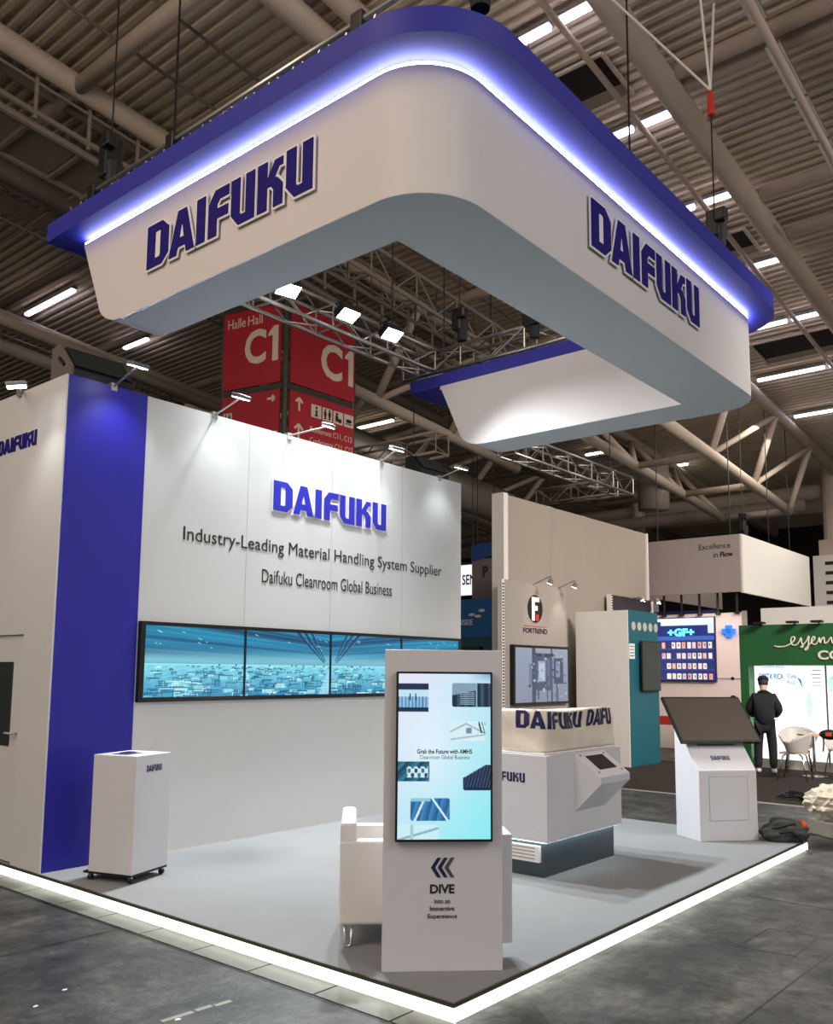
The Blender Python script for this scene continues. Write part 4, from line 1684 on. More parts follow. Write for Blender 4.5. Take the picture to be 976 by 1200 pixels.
# top fold back over the case
mb.add([film_pt(SL * i / NS, 1.0) for i in range(NS + 1)] + [(min(3.92, max(2.72, film_pt(SL * i / NS, 1).x + .1)), max(1.6, film_pt(SL * i / NS, 1).y + .3), 1.41) for i in range(NS + 1)],
       [(i, i + 1, NS + 2 + i, NS + 1 + i) for i in range(NS)])
flm = mb.build('film_cover', M['film'], cas, smooth=True)
sol = flm.modifiers.new('thick', 'SOLIDIFY')
sol.thickness = .002


def film_logo(s0, w, word_clip=1.0, h0=.55, h1=.97):
    mb_ = MB()
    sx = w / LOGO_W
    x_ = 0.0
    for c in WORD:
        vs_, fs = letter_geo(c)
        # refine long edges by mapping each vertex onto the waved film
        me = bpy.data.meshes.new('t')
        me.from_pydata(vs_, [], fs)
        bm = bmesh.new()
        bm.from_mesh(me)
        bmesh.ops.subdivide_edges(bm, edges=bm.edges[:], cuts=2, use_grid_fill=True)
        bmesh.ops.triangulate(bm, faces=bm.faces)
        bm.verts.index_update()
        out, ff = [], []
        for v in bm.verts:
            s_ = s0 + (x_ + v.co.x) * sx
            h_ = h0 + (h1 - h0) * v.co.y
            p = film_pt(s_, h_)
            e = .004
            nrm = (film_pt(s_ + e, h_) - film_pt(s_ - e, h_)).cross(Z).normalized()
            out.append(p + nrm * (.004 + (.001 if v.co.z > 0 else 0)))
        for f in bm.faces:
            ff.append(tuple(v.index for v in f.verts))
        if (s0 + (x_ + LET[c][0] * .6) * sx) < SL * word_clip:
            mb_.add(out, ff)
        bm.free()
        bpy.data.meshes.remove(me)
        x_ += LET[c][0] + GAP[c]
    mb_.build('printed_logo', M['navy'], cas)


film_logo(.16, .88)
film_logo(1.15, .62)

# ---- touch table kiosk at the far right of the stage
mk_b, mk_c, mk_a = Vector((5.064, .78, 0)), Vector((5.555, .376, 0)), Vector((5.282, 1.124, 0))
me_ = (mk_c - mk_b).normalized()
mn = (mk_a - mk_b).normalized()
MW, MD = .635, .407
tk = thing('touch_table_kiosk', 'white slanted kiosk carrying a large tilted dark touch screen', 'kiosk', mk_b + me_ * MW / 2 + mn * MD / 2 + Z * SZ)
mb = MB()
prof_ = [(0, SZ), (0, .78), (MD, 1.30), (MD, SZ)]
mb.prism([mk_b + mn * a + Z * c for a, c in prof_], me_ * MW)
mb.build('body', M['white'], tk, bevel=.003)
mb = MB()
mb.obox(mk_b + me_ * .11 + Z * .29 - mn * .003, me_, mn, Z, .42, .004, .43)
dr_ = mb.build('access_door', M['white'], tk, bevel=.002)
mb = MB()
for (a, c, w, h) in ((.108, .288, .424, .0025), (.108, .719, .424, .0035), (.108, .288, .003, .434), (.529, .288, .003, .434)):
    mb.obox(mk_b + me_ * a + Z * c - mn * .0036, me_, mn, Z, w, .002, h)
mb.box(0, 0, 0, 0, 0, 0) if False else None
mb.build('door_gap', M['greypanel'], dr_)
sv = (mn * MD + Z * .52).normalized()
s_n = me_.cross(sv)
if s_n.z < 0:
    s_n = -s_n
so_ = mk_b + Z * .78
mb = MB()
mb.obox(so_ + me_ * .12 + sv * .30 - s_n * .0, me_, sv, s_n, .40, .30, .052)
mb.build('screen_mount', M['black'], tk)
mb = MB()
mb.obox(so_ + me_ * -.095 + sv * .285 + s_n * .05, me_, sv, s_n, .895, .575, .035)
sf = mb.build('screen_frame', M['bezel'], tk, bevel=.004)
mb = MB()
mb.obox(so_ + me_ * -.075 + sv * .308 + s_n * .0855, me_, sv, s_n, .855, .532, .001)
mb.build('display', M['darkscreen'], sf)
logo_mesh('logo', M['navy'], tk, so_ + me_ * .20 + sv * .125, me_, sv, .205, .05)

# ---- rucksack on the stage edge beside the kiosk
bag = thing('rucksack', 'dark grey rucksack with an orange flap lying beside the touch table', 'bag', (5.66, .17, SZ))
bm = bmesh.new()
bmesh.ops.create_icosphere(bm, subdivisions=4, radius=1)
for v in bm.verts:
    p = v.co.copy()
    nz_ = .10 * math.sin(p.x * 5 + p.z * 4) + .08 * math.sin(p.y * 9 + p.x * 3) + .05 * math.sin(p.z * 13 + p.y * 5)
    p *= (1 + nz_)
    zz = p.z * .13
    if zz < -.085:
        zz = -.085
    v.co = (p.x * .24, p.y * .15, zz + .087)
mb = MB()
rz = Matrix.Rotation(R(-42), 4, 'Z')
bmesh.ops.recalc_face_normals(bm, faces=bm.faces)
bm.verts.index_update()
bc = Vector((5.72, .16, SZ))
mb.add([bc + rz @ v.co for v in bm.verts], [tuple(v.index for v in f.verts) for f in bm.faces])
bm.free()
mb.build('sack', M['bagdark'], bag, smooth=True)
mb = MB()
pts = [bc + rz @ Vector((.10 + .13 * math.cos(t_) * .6, -.02 + .10 * math.sin(t_), .135 + .05 * math.cos(t_ * 2) * .4)) for t_ in np.linspace(-.6, 2.6, 9)]
mb.path(pts, [.02, .04, .05, .05, .05, .05, .045, .04, .02], 8)
mb.build('orange_flap', M['orange'], bag, smooth=True)
mb = MB()
mb.path([bc + rz @ Vector(p) for p in ((-.14, -.12, .10), (-.03, -.16, .12), (.06, -.15, .05), (.12, -.16, .03), (.17, -.12, .08))], .012, 6)
mb.path([bc + rz @ Vector(p) for p in ((-.2, -.05, .12), (-.08, -.12, .165), (.04, -.1, .18), (.1, -.04, .17))], .012, 6)
mb.build('strap', M['bagblack'], bag, smooth=True)

# thin cable hanging over the stage end
mb = MB()
mb.path([(5.62, .05, SZ + .012), (5.64, -.02, SZ + .005), (5.65, -.03, .05), (5.68, -.06, .008), (5.6, -.12, .006)], .004, 6)
tag(mb.build('cable', M['black'], smooth=True), 'thin dark cable draped over the glowing stage edge near the rucksack', 'cable')


# ---- crumpled plastic film at the right edge
def crumple(c, r, label, seed):
    random.seed(seed)
    bm_ = bmesh.new()
    bmesh.ops.create_icosphere(bm_, subdivisions=4, radius=1)
    ph = [random.uniform(0, 6) for _ in range(8)]
    for v in bm_.verts:
        p = v.co
        k_ = 1 + .22 * abs(math.sin(p.x * 6 + ph[0] + 2 * p.y)) - .18 * abs(math.sin(p.y * 7 + ph[1] + 3 * p.z)) + .14 * abs(math.sin(p.z * 9 + ph[2] + p.x * 4)) + .05 * math.sin(p.x * 19 + ph[3]) + random.uniform(-.035, .035)
        v.co = Vector((p.x * r[0], p.y * r[1], max(-r[2] * .92, p.z * r[2]))) * k_
    zmin = min(v.co.z for v in bm_.verts)
    bm_.verts.index_update()
    mb_ = MB()
    mb_.add([Vector(c) + v.co - Z * zmin for v in bm_.verts], [tuple(v.index for v in f.verts) for f in bm_.faces])
    bm_.free()
    o_ = mb_.build('plastic_film_heap', M['plastic'])
    tag(o_, label, 'plastic film')
    return o_


mb = MB()
mb.obox((6.55, -.16, 0), (.8, -.6, 0), (.6, .8, 0), Z, .75, .55, .16)  # plain grey block below the film heap
tag(mb.build('grey_block', M['duct'], bevel=.01), 'low grey block under the crumpled film at the right edge', 'box')
crumple((6.93, .06, .165), (.26, .22, .15), 'crumpled heap of pale plastic film on a grey block at the right edge', 5)

# ================================================================== NEIGHBOURING BOOTHS
# dark carpet with a pale edge
mb = MB()
mb.use(M['darkcarpet']).box(8.85, 13.5, -3, 5.92, 0, .010)
mb.use(M['edge']).box(8.80, 8.86, -3, 5.92, 0, .012)
cp = mb.build('carpet', None)
tag(cp, 'dark brown booth carpet with a pale edge strip', 'carpet')

# grey partition with round logo
fp = thing('partition_panel', 'grey partition panel with round black logo and two small spotlights', 'partition', (10.15, 6.0, 0))
mb = MB()
mb.box(9.2, 11.35, 5.95, 6.02, 0, 3.40)
mb.build('board', M['greypanel'], fp)
mb = MB()
mb.use(M['offwhite']).box(9.12, 9.2, 5.94, 6.03, 0, 3.40)
mb.use(M['black'])
for k in range(52):
    z_ = .5 + k * .055
    mb.box(9.137, 9.183, 5.934, 5.941, z_, z_ + .026)
mb.build('perforated_post', None, fp)
lc = Vector((10.22, 5.949, 2.93))
mb = MB()
mb.use(M['black']).disc(lc, NY, .26, .004, 32)
mb.use(M['logoback'])
mb.prism([lc + Vector((-.12 + a, -.005, c)) for a, c in ((0, -.22), (.10, -.22), (.10, -.03), (.20, -.03), (.20, .06), (.10, .06), (.10, .13), (.26, .13), (.26, .22), (0, .22))], (0, -.003, 0))
mb.use(M['redprint']).obox(lc + Vector((.02, -.005, -.22)), X, Z, NY, .10, .12, .003)
mb.build('logo', None, fp)
mb = MB()
place_text(mb, 'FORTREND', (9.81, 5.949, 2.475), X, Z, .83, .095, .003, bold=.03)
mb.use(M['redprint']).box(9.83, 10.62, 5.945, 5.949, 2.60, 2.612)
mb.mats.insert(0, M['ink'])
mb.m = [0] * len(mb.m)
mb.m[-6:] = [1] * 6
mb.build('lettering', None, fp)
for xx in (10.16, 11.05):
    mb = MB()
    mb.use(M['alu']).tube((xx, 5.95, 3.38), (xx, 5.55, 3.52), .012, 6)
    mb.tube((xx, 5.55, 3.52), (xx, 5.55, 3.45), .012, 6)
    mb.use(M['lampgrey']).tube((xx, 5.55, 3.46), (xx, 5.59, 3.38), .04, 10, r1=.055)
    mb.use(M['lenswarm']).disc((xx, 5.592, 3.378), (0, .45, -.9), .05, .004, 14)
    mb.build('spotlight', None, fp)
    spot('panel_spot', (xx, 5.60, 3.36), (xx, 5.97, 2.5), 9, (1, .86, .66), 70, .9, .03)
t = thing('wall_display', 'flat screen showing a grey machine, on the grey logo partition', 'screen', (10.34, 5.93, 1.17))
mb = MB()
mb.box(9.37, 11.28, 5.86, 5.948, 1.18, 2.25)
mb.build('bezel', M['bezel'], t, bevel=.006)


def machine_image(nx, ny):
    img = np.zeros((ny, nx, 3)) + lin('#a9b4cc')
    v = np.linspace(0, 1, ny)[:, None, None]
    img = img * (1 - .25 * v)

    def r(x0, x1, y0, y1, c):
        img[int(y0 * ny):int(y1 * ny), int(x0 * nx):int(x1 * nx)] = lin(c)
    r(.30, .37, 0, 1, '#4c5670')
    r(.66, .70, 0, 1, '#4c5670')
    r(.36, .70, .14, .78, '#55607c')
    r(.42, .56, .25, .62, '#9fb4da')
    r(.44, .54, .28, .60, '#cdd9ee')
    r(.58, .64, .2, .7, '#6f7a92')
    r(.72, .90, .18, .66, '#4c5670')
    r(.76, .84, .25, .55, '#90a4cc')
    r(.36, .72, .10, .16, '#39425a')
    r(.25, .31, .3, .7, '#7d89a3')
    r(.40, .44, .78, .95, '#606b85')
    r(.58, .61, .78, 1, '#606b85')
    r(.76, .80, .66, 1, '#606b85')
    for k_ in range(60):
        x_, y_ = rng.uniform(.2, .95), rng.uniform(.05, .9)
        c = ['#39425a', '#c5cee2', '#6f7b98'][rng.integers(0, 3)]
        r(x_, min(1, x_ + rng.uniform(.01, .05)), y_, min(1, y_ + rng.uniform(.01, .05)), c)
    return img


grid_screen('display', t, (9.42, 5.858, 1.22), X, Z, 1.81, .98, machine_image(90, 50), screen_mat('machine_picture', .6))

# tall grey fabric wall behind
mb = MB()
NXs, NZs = 60, 14
vv, ff = [], []
for j in range(NZs + 1):
    for i in range(NXs + 1):
        a, c = i / NXs, j / NZs
        wv = .03 * math.sin(a * 9 + 3 * c) * (1 - c) + .025 * math.exp(-((a - .17 - .1 * c) / .025) ** 2) - .02 * math.exp(-((a - .23 - .08 * c) / .02) ** 2) + .02 * math.exp(-((a - .55 + .05 * c) / .02) ** 2)
        vv.append((9.55 + 5.85 * a, 6.16 - wv, 5.02 * c))
for j in range(NZs):
    for i in range(NXs):
        ff.append((j * (NXs + 1) + i, j * (NXs + 1) + i + 1, (j + 1) * (NXs + 1) + i + 1, (j + 1) * (NXs + 1) + i))
fw_ = thing('fabric_wall', 'tall grey stretched fabric wall behind the logo partition', 'partition', (12.4, 6.3, 0))
mb.add(vv, ff)
mb.build('fabric', M['fabricgrey'], fw_, smooth=True)
mb = MB()
mb.box(9.44, 15.42, 6.21, 6.34, 0, 5.01)
mb.box(9.42, 9.56, 6.10, 6.36, 0, 5.03)
mb.box(15.38, 15.45, 6.12, 6.34, 0, 5.02)
mb.build('frame', M['offwhite'], fw_)

# teal booth tower
tt = thing('booth_tower', 'teal booth tower with white side and five pale discs', 'booth', (12.3, 5.3, 0))
mb = MB()
mb.box(11.70, 12.97, 4.80, 4.88, .012, 2.96)
mb.box(12.90, 12.97, 4.88, 5.9, .012, 2.96)
mb.build('front_board', M['teal'], tt)
mb = MB()
mb.box(11.68, 11.76, 4.81, 5.93, .012, 2.955)
mb.build('side_board', M['offwhite'], tt)
for k in range(5):
    mb = MB()
    mb.disc((11.90 + k * .245, 4.80, 2.66), NY, .085, .004, 24)
    mb.build('disc', M['discs'], tt)
mb = MB()
mb.use(M['offwhite']).box(11.70, 11.93, 4.797, 4.80, 2.03, 2.32)
mb.use(M['ink'])
for k in range(4):
    mb.box(11.72, 11.90, 4.7955, 4.798, 2.08 + k * .06, 2.095 + k * .06)
mb.build('notice', None, tt)
t = thing('wall_display', 'dark switched-off screen mounted on the teal tower', 'screen', (12.6, 4.75, 1.4))
mb = MB()
mb.box(12.08, 12.90, 4.72, 4.76, 1.42, 2.38)
mb.box(12.3, 12.8, 4.76, 4.795, 1.6, 2.2)
mb.build('bezel', M['bezel'], t, bevel=.01)
mb = MB()
mb.box(12.10, 12.88, 4.717, 4.72, 1.44, 2.36)
mb.build('display', M['darkscreen2'], t)
t = thing('partition_panel', 'dark upper partition panel with small spots above the teal tower', 'partition', (14.2, 6.0, 0))
mb = MB()
mb.box(13.3, 15.25, 5.98, 6.05, 0, 3.42)
mb.build('board', M['darkpanel'], t)
mb = MB()
mb.use(M['offwhite']).box(13.24, 13.32, 5.96, 6.06, 0, 3.43)
mb.box(15.22, 15.30, 5.96, 6.06, 0, 3.40)
mb.use(M['black'])
for k in range(10):
    mb.box(13.255, 13.305, 5.953, 5.961, 2.9 + k * .055, 2.926 + k * .055)
mb.build('perforated_post', None, t)
for xx in (14.2, 15.0):
    mb = MB()
    mb.use(M['lampgrey']).tube((xx, 5.75, 3.42), (xx, 5.70, 3.34), .05, 10, r1=.07)
    mb.use(M['lenswarm']).disc((xx, 5.70, 3.34), (0, .3, -.9), .06, .006, 14)
    mb.use(M['alu']).tube((xx, 5.75, 3.42), (xx, 5.98, 3.40), .012, 6)
    mb.build('spotlight', None, t)
    spot('panel_spot', (xx, 5.72, 3.30), (xx, 6.0, 2.9), 5, (1, .8, .6), 60, .9, .03)

# hanging mauve sign box
hs = thing('hanging_sign_box', 'large hanging grey box sign reading Excellence in Flow', 'sign', (18.7, 5.4, 3.6))
mb = MB()
mb.use(M['mauve']).box(16.2, 16.26, 4.25, 6.75, 3.62, 4.94)
mb.box(16.26, 21.5, 6.69, 6.75, 3.62, 4.94)
mb.build('side_face', None, hs)
mb = MB()
mb.use(M['offwhite']).box(16.28, 21.4, 4.22, 4.28, 3.60, 4.95)
mb.build('front_face', None, hs)
mb = MB()
place_text(mb, 'Excellence', (16.198, 5.20, 4.64), NY, Z, .74, .13, .003)
place_text(mb, 'in', (16.198, 4.86, 4.44), NY, Z, .10, .12, .003)
place_text(mb, 'Flow', (16.198, 4.70, 4.44), NY, Z, .30, .12, .003, bold=.03)
mb.build('lettering', M['ink'], hs)
mb = MB()
for k in range(6):
    y_ = 4.45 + k * .44
    mb.tube((16.45, y_, 3.13), (16.45, y_, 3.66), .03, 6)
    mb.tube((16.45, y_, 3.13), (16.45, y_, 3.19), .06, 6)
mb.build('drop_post', M['black'], hs)
mb = MB()
for q_ in ((16.6, 4.6), (16.6, 6.4), (21, 4.6), (19, 4.5)):
    mb = MB()
    mb.tube((*q_, 4.9), (*q_, cz(q_[0], -.1)), .012, 6)
    mb.build('cable', M['black'], hs)
chain_hoist(17.3, 4.55, 5.05, 5.6, 'black chain hoist on top of the mauve sign box', 8.6)

# booth with lit product screen
gb = thing('booth_wall', 'pale pink booth wall holding the lit product screen', 'booth', (16.6, 5.4, 0))
mb = MB()
mb.box(16.5, 16.62, 4.30, 6.9, 0, 3.17)
mb.build('board', M['pinkish'], gb)
mb = MB()
mb.box(16.49, 16.5, 4.24, 4.36, 0, 3.2)
mb.box(16.49, 16.5, 4.4, 5.0, 1.64, 1.67)
mb.build('post', M['mauve'], gb)
mb = MB()
mb.box(16.49, 16.60, 4.96, 6.5, 3.17, 3.25)
mb.build('top_rail', M['navy'], gb)
mb = MB()
mb.box(16.49, 16.5, 4.9, 6.8, .55, .75)
mb.build('skirting', M['redprint'], gb)
spot('booth_wall_fill', (15.2, 4.9, 3.5), (16.5, 5.0, 1.6), 45, (1, .86, .8), 110, .8, .08)  # added spot with no lamp body, brightens the pink wall
t = thing('product_screen', 'lit screen with cyan letters above rows of small products', 'screen', (16.45, 5.7, 1.6))
mb = MB()
mb.box(16.42, 16.488, 4.97, 6.45, 1.58, 3.09)
mb.build('bezel', M['navy'], t)


def product_image(nx, ny):
    img = np.zeros((ny, nx, 3)) + lin('#24306a')

    def r(x0, x1, y0, y1, c):
        img[int(y0 * ny):int(y1 * ny), int(x0 * nx):max(int(x0 * nx) + 1, int(x1 * nx))] = lin(c)
    r(0, 1, 0, .13, '#dfe6ff')
    r(.9, 1, .1, .26, '#cfe0ff')
    r(.03, .9, .13, .30, '#1a2a70')
    r(.0, .03, .1, .3, '#cfe0ff')
    r(.04, .1, .06, .14, '#1a2a60')
    r(0, 1, .30, .36, '#3f5fb4')
    for k_ in range(4):
        y0 = .39 + k_ * .165
        r(0, 1, y0 + .10, y0 + .125, '#3a3f78')
        n_ = 11
        for i in range(n_):
            if rng.random() < .12:
                continue
            x_ = .02 + i * .088
            r(x_, x_ + .06, y0 + .012, y0 + .10, ['#f6d9cf', '#ffe9e0', '#e9a58e', '#d7c0c8'][rng.integers(0, 4)])
            r(x_ + .018, x_ + .04, y0 + .03, y0 + .075, ['#c0745c', '#8c4a48', '#f3c9b6', '#5a4a70'][rng.integers(0, 4)])
    return img


grid_screen('display', t, (16.415, 6.42, 1.61), NY, Z, 1.43, 1.46, product_image(86, 92), screen_mat('product_picture', 1.0))
mb = MB()
place_text(mb, '+GF+', (16.41, 6.12, 2.64), NY, Z, .66, .19, .004, bold=.05)
mb.build('lettering', M['cyanlit'], t)
mb = MB()
mb.box(16.40, 16.488, 4.50, 4.80, 2.68, 2.80)
mb.box(16.40, 16.488, 4.58, 4.72, 2.60, 2.88)
tag(mb.build('cross_sign', M['bluelit'], bevel=.01), 'glowing blue cross sign on the pale pink booth wall', 'sign')
mb = MB()
mb.disc((16.5, 4.62, 1.2), NX, .08, .01, 16)
mb.disc((16.5, 4.62, 1.66), NX, .04, .01, 12)
mb.build('fitting', M['ink'], gb)

# white wall behind the green booth
mb = MB()
mb.use(M['offwhite']).box(17.3, 17.4, 2.2, 4.2, 0, 3.3)
mb.use(M['mauve']).box(17.5, 17.6, -2, 2.2, 0, 3.15)
for k in range(7):
    mb.use(M['hallwalldark']).tube((17.45, 2.1 - k * .22, 2.7), (17.45, 2.1 - k * .22, 3.2), .02, 6)
tag(mb.build('partition_wall', None), 'cream partition wall showing above the green booth header', 'partition')

# green booth
gn = thing('green_booth', 'dark green booth with white script header and backlit panels', 'booth', (13.5, 1.0, 0))
mb = MB()
mb.box(13.3, 13.6, -3, 3.29, 1.93, 2.69)
hd = mb.build('header', M['green'], gn)
mb = MB()
mb.box(13.3, 13.6, 3.13, 3.29, .011, 1.93)
mb.build('post', M['green'], gn)
mb = MB()
mb.box(13.55, 13.62, 1.83, 3.11, .18, 1.92)
pnl = mb.build('backlit_panel', M['lightgraphic'], gn)
mb = MB()
mb.box(13.55, 13.62, -3, 1.80, .18, 1.92)
pn2 = mb.build('backlit_panel', M['lightgraphic'], gn)
mb = MB()
mb.box(13.53, 13.60, -3, 3.12, 0.011, .18)
mb.build('skirting', M['offwhite'], gn)
mb = MB()
mb.tube((13.54, 1.815, .1), (13.54, 1.815, 1.93), .014, 6)
mb.build('seam_post', M['signframe'], gn)
mb = MB()
place_text(mb, 'COSTA RICA', (13.548, 3.03, 1.665), NY, Z, .46, .11, .003, bold=.02)
place_text(mb, 'Costa', (13.548, 2.50, 1.69), NY, Z, .17, .08, .003, bold=.01)
place_text(mb, 'Rica', (13.548, 2.50, 1.58), NY, Z, .13, .08, .003, bold=.01)
mb.prism([(13.547, 2.33, 1.72), (13.547, 2.25, 1.66), (13.547, 2.22, 1.48), (13.547, 2.27, 1.60)], (-.003, 0, 0))
place_text(mb, 'COSTA RICA', (13.548, 2.95, 1.88), NY, Z, .4, .04, .002)
mb.build('lettering', M['cyanprint'], pnl)
mb = MB()
for k in range(5):
    mb.box(13.545, 13.549, 1.90, 2.05 + .02 * (k % 2), 1.55 + k * .07, 1.562 + k * .07)
mb.build('small_print', M['grey_ink'], pnl)
mb = MB()
mb.prism([(13.547, 1.62, 1.40), (13.547, 1.78, 1.45), (13.547, 1.80, 1.66), (13.547, 1.7, 1.75), (13.547, 1.62, 1.6)], (-.003, 0, 0))
mb.prism([(13.547, 2.2, 1.2), (13.547, 2.12, 1.5), (13.547, 2.05, 1.2), (13.547, 2.12, .9)], (-.003, 0, 0))
mb.build('leaf_print', M['mint'], pn2)
# handwritten header word as a bent rod
mb = MB()


def G(u_, w_):
    """header point: u metres from the left end, w metres up"""
    return (13.285, 3.29 - u_, 1.93 + w_)


stroke = [(.66, .36), (.74, .34), (.86, .35), (.96, .40), (1.02, .46), (1.03, .51), (.99, .52), (.96, .46), (.98, .38), (1.04, .37), (1.10, .42), (1.14, .50), (1.15, .42), (1.17, .34), (1.13, .33), (1.18, .38), (1.24, .45), (1.28, .53), (1.27, .42), (1.25, .30), (1.20, .28), (1.24, .33), (1.32, .42), (1.38, .48), (1.37, .52), (1.33, .48), (1.33, .40), (1.39, .38), (1.44, .44), (1.46, .50), (1.47, .40), (1.50, .47), (1.54, .50), (1.55, .40), (1.60, .42), (1.66, .5), (1.68, .4), (1.74, .42), (1.8, .62), (1.8, .42), (1.88, .42)]
sm = []
for i in range(len(stroke) - 1):
    p0_, p1_, p2_, p3_ = [Vector(stroke[max(0, min(len(stroke) - 1, i + k))]) for k in (-1, 0, 1, 2)]
    for q in range(5):
        t_ = q / 5
        sm.append(.5 * ((2 * p1_) + (-p0_ + p2_) * t_ + (2 * p0_ - 5 * p1_ + 4 * p2_ - p3_) * t_ ** 2 + (-p0_ + 3 * p1_ - 3 * p2_ + p3_) * t_ ** 3))
mb.path([G(p.x, p.y) for p in sm], .013, 6)
place_text(mb, 'COSTA RICA', G(1.42, .10), NY, Z, 1.6, .17, .006, bold=.03)
mb.build('lettering', M['cream'], hd)
for y_ in (2.86, 2.26, 1.83):
    mb = MB()
    mb.use(M['black']).box(13.10, 13.28, y_ - .09, y_ + .09, 2.70, 2.74)
    mb.tube((13.2, y_, 2.72), (13.4, y_, 2.68), .012, 6)
    mb.build('header_lamp', None, gn)

# stacked far signs left of the fabric wall
t = thing('lit_sign', 'white lit sign reading SEN behind the end of the back wall', 'sign', (14.5, 10.7, 3.7))
mb = MB()
mb.box(14.5, 14.7, 10.46, 11.6, 3.75, 4.52)
mb.build('face', M['lightbox'], t)
mb = MB()
place_text(mb, 'SEN', (14.498, 10.86, 4.0), NY, Z, .42, .27, .004, bold=.02)
mb.build('lettering', M['ink'], t)
mb = MB()
for y_ in (10.6, 11.4):
    mb = MB()
    mb.tube((14.6, y_, 4.5), (14.6, y_, 8.8), .012, 6)
    mb.build('cable', M['black'], t)
t = thing('hanging_sign_box', 'taupe hanging sign with letter P and navy top, beside the white SEN sign', 'sign', (14.3, 10, 3.5))
mb = MB()
mb.use(M['brownboard']).box(14.35, 14.45, 9.6, 10.44, 3.45, 4.62)
mb.use(M['navyboard']).prism([(14.34, 10.46, 4.55), (14.34, 9.6, 4.72), (14.34, 9.6, 5.05), (14.34, 10.46, 5.0)], (.1, 0, 0))
mb.build('face', None, t)
mb = MB()
place_text(mb, 'P', (14.348, 10.10, 4.15), NY, Z, .17, .28, .004, bold=.03)
mb.build('lettering', M['ink'], t)
mb = MB()
mb.tube((14.4, 9.8, 4.9), (14.4, 9.8, 8.8), .012, 6)
mb.tube((14.4, 10.3, 4.9), (14.4, 10.3, 8.8), .012, 6)
mb.build('cable', M['black'], t)
t = thing('booth_signboard', 'blue booth panel with white ovals and letters NSEE, left of the fabric wall', 'panel', (13, 9.6, 0))
mb = MB()
mb.use(M['blue']).box(13.0, 13.1, 8.6, 11.0, 2.58, 3.47)
mb.use(M['teal']).box(13.0, 13.1, 8.6, 11.0, 0, 2.58)
mb.use(M['black']).box(12.9, 13.0, 9.15, 9.75, 1.95, 2.35)
mb.build('board', None, t)
mb = MB()
place_text(mb, 'NSEE', (12.998, 9.86, 2.86), NY, Z, .44, .13, .004, bold=.02)
for (u_, w_) in ((9.45, 3.10), (9.27, 3.06), (9.16, 3.19)):
    mb.disc((12.999, u_, w_), NX, .035, .004, 18, sx=2.6)
mb.build('lettering', M['logoback'], t)


# ================================================================== PEOPLE AND CHAIRS IN THE GREEN BOOTH
def skin_mesh(name, nodes, edges, material, parent, levels=2):
    me = bpy.data.meshes.new(name)
    inv = ROOT[parent.name].inverted()
    me.from_pydata([inv @ Vector(p[:3]) for p in nodes], edges, [])
    o = bpy.data.objects.new(name, me)
    COL.objects.link(o)
    md = o.modifiers.new('skin', 'SKIN')
    for i, p in enumerate(nodes):
        r_ = p[3]
        me.skin_vertices[0].data[i].radius = (r_, r_) if not isinstance(r_, tuple) else r_
    me.skin_vertices[0].data[0].use_root = True
    ss = o.modifiers.new('sub', 'SUBSURF')
    ss.levels = ss.render_levels = levels
    dg = bpy.context.evaluated_depsgraph_get()
    m2 = bpy.data.meshes.new_from_object(o.evaluated_get(dg))
    bpy.data.objects.remove(o)
    m2.materials.clear()
    m2.materials.append(material)
    m2.polygons.foreach_set('use_smooth', [True] * len(m2.polygons))
    o2 = bpy.data.objects.new(name, m2)
    COL.objects.link(o2)
    o2.parent = parent
    ROOT[o2.name] = ROOT[parent.name]
    return o2


# person: stands with the back to us, turned a little left, head bowed
# local frame: x to the person's front, y to the person's left
per = thing('person', 'person in black jacket, black trousers and dark cap standing with head bowed', 'person', (12.5, 2.60, .010), R(18))
PM = ROOT[per.name]


def P(x_, y_, z_, r_):
    q_ = PM @ Vector((x_, y_, z_))
    return (q_.x, q_.y, q_.z, r_)


body_nodes = [P(0, 0, .92, .12), P(.0, 0, 1.10, .12), P(.0, 0, 1.28, .12), P(.03, 0, 1.40, .075), P(.07, 0, 1.48, .055), P(.12, 0, 1.56, .085), P(.14, 0, 1.63, .08),
              P(0, .10, .86, .085), P(.02, .12, .48, .058), P(0, .12, .10, .042), P(.12, .13, .05, .035),
              P(0, -.10, .86, .085), P(.03, -.12, .48, .058), P(0, -.12, .10, .042), P(.12, -.13, .05, .035),
              P(-.01, .13, 1.33, .05), P(.02, .23, 1.12, .045), P(.21, .16, .99, .036), P(.28, .11, 1.0, .03),
              P(-.01, -.13, 1.33, .05), P(.02, -.23, 1.12, .045), P(.21, -.16, .99, .036), P(.28, -.11, 1.0, .03)]
body_edges = [(0, 1), (1, 2), (2, 3), (3, 4), (4, 5), (5, 6), (0, 7), (7, 8), (8, 9), (9, 10), (0, 11), (11, 12), (12, 12), (13, 14), (2, 15), (15, 16), (16, 17), (17, 18), (2, 19), (19, 20), (20, 21), (21, 22)]
skin_mesh('body', body_nodes, body_edges, M['skin'], per)
skin_mesh('jacket', [P(-.01, 0, .80, .165), P(-.03, 0, 1.05, .19), P(-.03, 0, 1.25, .20), P(.0, 0, 1.385, .155), P(.05, 0, 1.46, .085),
                     P(-.01, .17, 1.34, .085), P(.0, .25, 1.12, .085), P(.20, .17, 1.00, .062),
                     P(-.01, -.17, 1.34, .085), P(.0, -.25, 1.12, .085), P(.20, -.17, 1.00, .062)],
          [(0, 1), (1, 2), (2, 3), (3, 4), (2, 5), (5, 6), (6, 7), (2, 8), (8, 9), (9, 10)], M['jacket'], per)
skin_mesh('trousers', [P(0, 0, .88, .14), P(0, .09, .84, .105), P(.02, .12, .48, .082), P(.0, .125, .08, .068), P(0, -.09, .84, .105), P(.03, -.12, .48, .082), P(.0, -.125, .08, .068)],
          [(0, 1), (1, 2), (2, 3), (0, 4), (4, 5), (5, 6)], M['trouser'], per)
